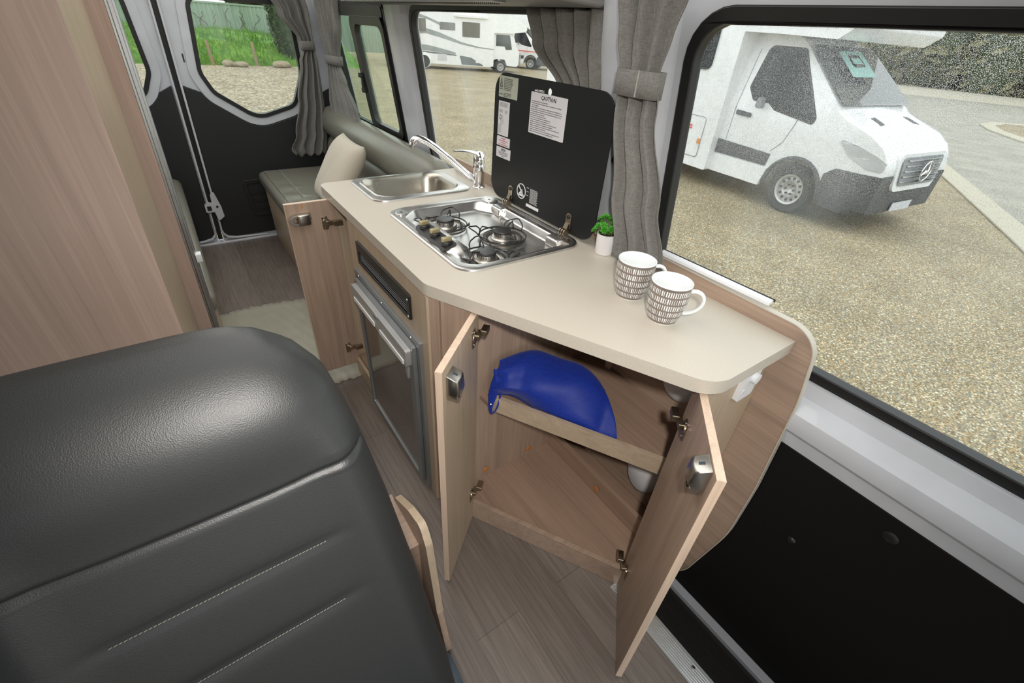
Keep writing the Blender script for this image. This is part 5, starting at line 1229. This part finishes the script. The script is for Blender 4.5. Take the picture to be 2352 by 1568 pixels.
# ================================================================== BENCHES
def cushion(name, x0, x1, y0, y1, z0, z1, r, mat, parent, crown=.008, wr=0):
    g = G(); K = 10
    def sec(t):
        pts = []
        return pts
    n = 14; secs = []
    zs = []
    for k in range(n+1):
        a = -pi/2+pi*k/n
        zs.append((r*(1-math.cos(a)), (z0+z1)/2+((z1-z0)/2-r)*(1 if a > 0 else (-1 if a < 0 else 0))+r*math.sin(a)))
    for i, (ins, z) in enumerate(zs): secs.append([(x, y, z) for x, y in rrect(x0+ins, x1-ins, y0+ins, y1-ins, max(r*1.2-ins*.3, .01), 6)])
    for j in (.25, .5, .75): # crown
        ins = r+j*min(x1-x0, y1-y0)*.40
        secs.append([(x, y, z1+crown*math.sin(j*pi/2)) for x, y in rrect(x0+ins, x1-ins, y0+ins, y1-ins, .02, 6)])
    g.loft(secs); return g.make(name, mat, parent, smooth=True, ang=60)
be = thing('bench_seat', 'grey leather bench with pale wood front along the window side', 'bench', (.75, 2.9, 0))
G().slab([[(1.90, .005), (3.70, .005), (3.70, .395), (1.90, .395)]], lambda u, v, w: (.445+w, u, v), 0, .016).make('front_panel', 'oak_pale_long', be)
G().box(.461, 1.10, 3.684, 3.70, .005, .395).make('end_panel', 'oak_pale', be)
G().box(.455, 1.10, 1.90, 3.70, .380, .398).make('seat_board', 'oak_pale', be)
def seatfn(a, b, x0=.425, x1=1.02, y0=1.92, y1=3.745, z=.505):
    x = x0+(x1-x0)*a; y = y0+(y1-y0)*b
    wr = .0035*math.sin(y*34+2*math.sin(x*9))*math.exp(-((x-.58)/.12)**2)*math.exp(-((y-2.95)/.5)**2)
    seam = -.004*math.exp(-((x-.565)/.004)**2)
    return (x, y, z+wr+seam)
cushion('seat_cushion', .425, 1.05, 1.92, 3.745, .398, .498, .032, 'bench_leather', be, .010)
G().grid(lambda a, b: seatfn(a, b, .46, .98, 1.98, 3.70, .505), 60, 120).make('seat_top_panel', 'bench_leather', be, smooth=True)
G().tube([(.565, y, .5055) for y in (1.98, 2.6, 3.2, 3.70)], .0022, 6).make('seat_piping', 'thread_pale', be, smooth=True)
# back cushion: rolled bolster on top, flat pad below
def bol(y0, y1, cx, cz, rx, rz, name):
    g = G(); secs = []
    for y, k in ((y0, .3), (y0+.01, .75), (y0+.03, .95), (y0+.06, 1), ((y0+y1)/2, 1), (y1-.06, 1), (y1-.03, .95), (y1-.01, .75), (y1, .3)):
        secs.append([(cx+rx*k*math.cos(2*pi*j/28), y, cz+rz*k*math.sin(2*pi*j/28)) for j in range(28)])
    g.loft(secs); return g.make(name, 'bench_leather', be, smooth=True, ang=60)
bol(1.96, 3.72, .995, .815, .085, .105, 'back_bolster')
bol(1.96, 3.72, 1.00, .62, .075, .12, 'back_pad')
ol_ = thing('scatter_cushion', 'cream square scatter cushion leaning on the bench backrest', 'cushion', (.73, 2.75, .51))
ce = Vector((.735, 2.75, .700)); upv = Vector((.206, 0, .32)).normalized(); sdv = Vector((.03, 1, 0)).normalized(); nrm = sdv.cross(upv).normalized()
if nrm.x > 0: nrm = -nrm
def pil(sgn):
    def fn(a, b):
        u = a*2-1; v = b*2-1; m_ = (1-u**4)*(1-v**4); th = .070*m_**.55
        pinch = 1-.10*(1-u*u)*(v*v)*.6; pin2 = 1-.10*(1-v*v)*(u*u)*.6
        return ce+sdv*(u*.205*pin2)+upv*(v*.205*pinch)+nrm*(th*sgn+.002*sgn*math.sin(9*u+4*v)*m_)
    return fn
g = G(); g.grid(pil(1), 26, 26); g.grid(pil(-1), 26, 26)
g.make('cover', 'cushion_fabric', ol_, smooth=True, ang=80)
lb_ = thing('bench_seat', 'left-hand leather bench glimpsed past the tall cabinet', 'bench', (-.4, 2.9, 0))
cushion('seat_cushion', -.72, -.045, 1.93, 3.74, .40, .505, .04, 'bench_leather', lb_, .01)
G().box(-.72, -.075, 1.93, 3.70, .005, .40).make('bench_box', 'oak_pale_long', lb_)
# ================================================================== TALL CABINET on the left
tc = thing('tall_cabinet', 'tall pinkish wood-look cabinet with aluminium door frame on the left', 'cabinet', (-.5, 1.4, 0))
KL = .040
lx = lambda x, z: x+KL*(z-1.44)
G().slab([[(-1.0, .005), (-.086, .005), (-.086, 1.93), (-1.0, 1.93)]], lambda u, v, w: (lx(u, v), 1.10+w, v), 0, .016).make('side_panel', 'oak_wardrobe', tc, bevel=.001)
G().slab([[(1.116, .005), (1.80, .005), (1.80, 1.93), (1.116, 1.93)]], lambda u, v, w: (lx(-.088, v)+w, u, v), -.016, 0).make('aisle_panel', 'oak_pale', tc)
G().slab([[(-.35, .005), (-.047, .005), (-.047, 1.93), (-.35, 1.93)]], lambda u, v, w: (lx(u, v)-.00, 1.80+w, v), 0, .016).make('divider_panel', 'oak_wardrobe', tc, bevel=.001)
for (x0, x1, y0, y1) in ((-.047, -.040, 1.800, 1.86), (-.040, -.030, 1.806, 1.850), (-.032, -.024, 1.83, 1.90)):
    G().slab([[(x0, .005), (x1, .005), (x1, 1.93), (x0, 1.93)]], lambda u, v, w: (lx(u, v)*1.0, y0+w, v), 0, y1-y0).make('door_profile', 'aluminium', tc, bevel=.0015)
G().slab([[(-.040, .02), (-.36, .02), (-.36, 1.9), (-.040, 1.9)]], lambda u, v, w: (lx(u, v)+0, 1.862+w, v), 0, .01).make('door_leaf', 'fridge_frame', tc)
G().slab([rrect(1.815, 1.845, .690, .722, .004, 3)], lambda u, v, w: (lx(-.022, v)+w, u, v), -.006, .012).make('catch', 'white_plastic', tc, bevel=.003, label='small white plastic catch')
for (x, z) in ((-.118, .80),): G().lathe([(.007, 0), (.006, -.003), (.001, -.004)], c=(-.099, 1.75, .78), n=12, M=Matrix.Rotation(pi/2, 4, 'Y')).make('cover_cap', 'nickel', tc, smooth=True) if False else None
# ================================================================== pale translucent strip over the aisle floor, wavy at both ends
def stripfn(a, b):
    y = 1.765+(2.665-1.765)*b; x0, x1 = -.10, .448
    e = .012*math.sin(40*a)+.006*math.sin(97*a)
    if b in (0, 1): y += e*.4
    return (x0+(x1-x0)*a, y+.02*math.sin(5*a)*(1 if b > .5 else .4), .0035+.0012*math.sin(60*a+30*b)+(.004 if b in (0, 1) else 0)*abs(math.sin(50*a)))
mt = G().grid(stripfn, 90, 24).make('floor_pale_strip', 'pale_translucent', smooth=True, solid=.0012)
tag(mt, 'pale translucent strip across the aisle floor between fridge and bench', 'floor cover')
# ================================================================== DRIVER SEAT in the foreground
ds = thing('driver_seat', 'large dark grey leather front seat backrest with stitched seams filling the lower left', 'seat', (-.11, .45, 0))
CXS = -.112
def ctr(z): return .55-.40*(1.10-z)      # y of the front face
HWT = [(1.090, .06), (1.086, .100), (1.075, .132), (1.05, .170), (1.01, .200), (.95, .216), (.90, .224), (.80, .236), (.66, .248), (.43, .262), (.10, .262)]
def hwf(z):
    for (a, b), (c, d) in zip(HWT, HWT[1:]):
        if z >= c: return b+(d-b)*(a-z)/(a-c)
    return HWT[-1][1]
def seatsec(z, top):
    h = hwf(z); yf = ctr(min(z, 1.10)); T_ = .125
    k = 1.0 if z < .99 else math.sqrt(max(.0, 1-((z-.99)/.1015)**2))
    th = T_*max(.12, k); yf2 = yf+(T_-th)*.62; out_ = []
    n = 64
    for j in range(n):
        a = 2*pi*j/n; c = math.cos(a); s_ = math.sin(a)
        e = .42
        hl_ = max(h, min(.24, .125+.9*(1.0902-z)**.5)) if z > .9 else max(h, .238)
        px = (h if c > 0 else hl_)*abs(c)**e*(1 if c > 0 else -1); py = th/2*abs(s_)**.62*(1 if s_ > 0 else -1)
        x = CXS+px; y = yf2+th/2+py
        if s_ < 0:
            xr = px/(h if c > 0 else hl_)
            # side bolsters stand proud of the centre panel, centre slightly hollow
            y -= .012*math.exp(-((abs(xr)-.84)/.14)**2)*(1 if z < .93 else max(0, 1-(z-.93)/.06))
            if z > .90: y -= .010*math.exp(-((z-.985)/.055)**2)*(1-xr**4)
            sm = .905+.012*(abs(xr)**3)
            y += .006*math.exp(-((z-sm)/.0045)**2)*(1 if abs(xr) < .97 else .3)
            for zs in (.808, .706):
                if abs(px+.002) < .165: y += .003*math.exp(-((z-zs)/.010)**2)*(1-(abs(px)/.165)**4)
        out_.append((x, y, z))
    return out_
zl = []
z = .15
while z < .86: zl.append(z); z += .012 if z > .55 else .04
while z < .935: zl.append(z); z += .0025
while z < 1.06: zl.append(z); z += .010
zl += [1.065, 1.070, 1.075, 1.079, 1.083, 1.086, 1.0885, 1.090]
zl = sorted(set(round(q, 4) for q in zl+[k/1000 for s0 in (.808, .706, .60) for k in range(int(s0*1000)-12, int(s0*1000)+13, 3)]))
G().loft([seatsec(q, 0) for q in zl]).make('backrest', 'seat_leather', ds, smooth=True, ang=70)
for zs in (.808, .706):
    g = G()
    for k in range(52):
        x = CXS-.128+k*.0049
        yy = ctr(zs)-.0005+.0045; yy = ctr(zs)+(.0)+.0005
        g.tube([(x, yy, zs-.0006), (x+.0034, yy, zs+.0006)], .0005, 5)
    g.make('stitching', 'thread_pale', ds, kind='stuff')
# seat base cushion and swivel plinth
cushion('seat_base', CXS-.26, CXS+.245, -.18, .30, .30, .44, .05, 'seat_leather', ds, .012)
G().box(CXS-.20, CXS+.20, -.10, .44, 0.001, .30).make('plinth', 'black_plastic', ds, bevel=.01)
G().lathe([(.001, -.02), (.045, -.018), (.052, 0), (.052, .03)], c=(CXS+.262, .33, .30), n=24, M=Matrix.Rotation(-pi/2, 4, 'Y')).make('recliner_cover', 'blue_plastic', ds, smooth=True)
# wooden stowage box beside the seat
wb = thing('stowage_box', 'low wood box with rounded pale edged side board beside the front seat', 'box', (.1, .62, 0))
so_ = rpoly([(.775, .345), (.745, .390), (.650, .452), (.580, .478), (.552, .43), (.515, .17), (.468, .02), (.80, .02)], [.01, .01, .02, .02, .03, .1, 0, 0], 6)
G().slab([so_], YZ(.212), 0, .016).make('side_board', 'oak_upright', wb)
g = G(); oo = off(so_, .0012); ii = off(so_, -.001); sel = [k for k in range(len(oo)) if oo[k][1] > .03]
g.loft([[(.211, oo[k][0], oo[k][1]), (.229, oo[k][0], oo[k][1]), (.229, ii[k][0], ii[k][1]), (.211, ii[k][0], ii[k][1])] for k in sel]); g.make('edge_band', 'oak_pale', wb, smooth=True)
G().box(-.25, .212, .60, .775, .355, .37).make('lid', 'oak_cross', wb)
G().box(-.25, .212, .60, .612, .02, .355).make('front_board', 'oak_cross', wb)
G().box(-.25, .212, .765, .777, .004, .355).make('back_board', 'oak_cross', wb)
# roof light panel in the lining, off
# ------------------------------------------------------------------ done
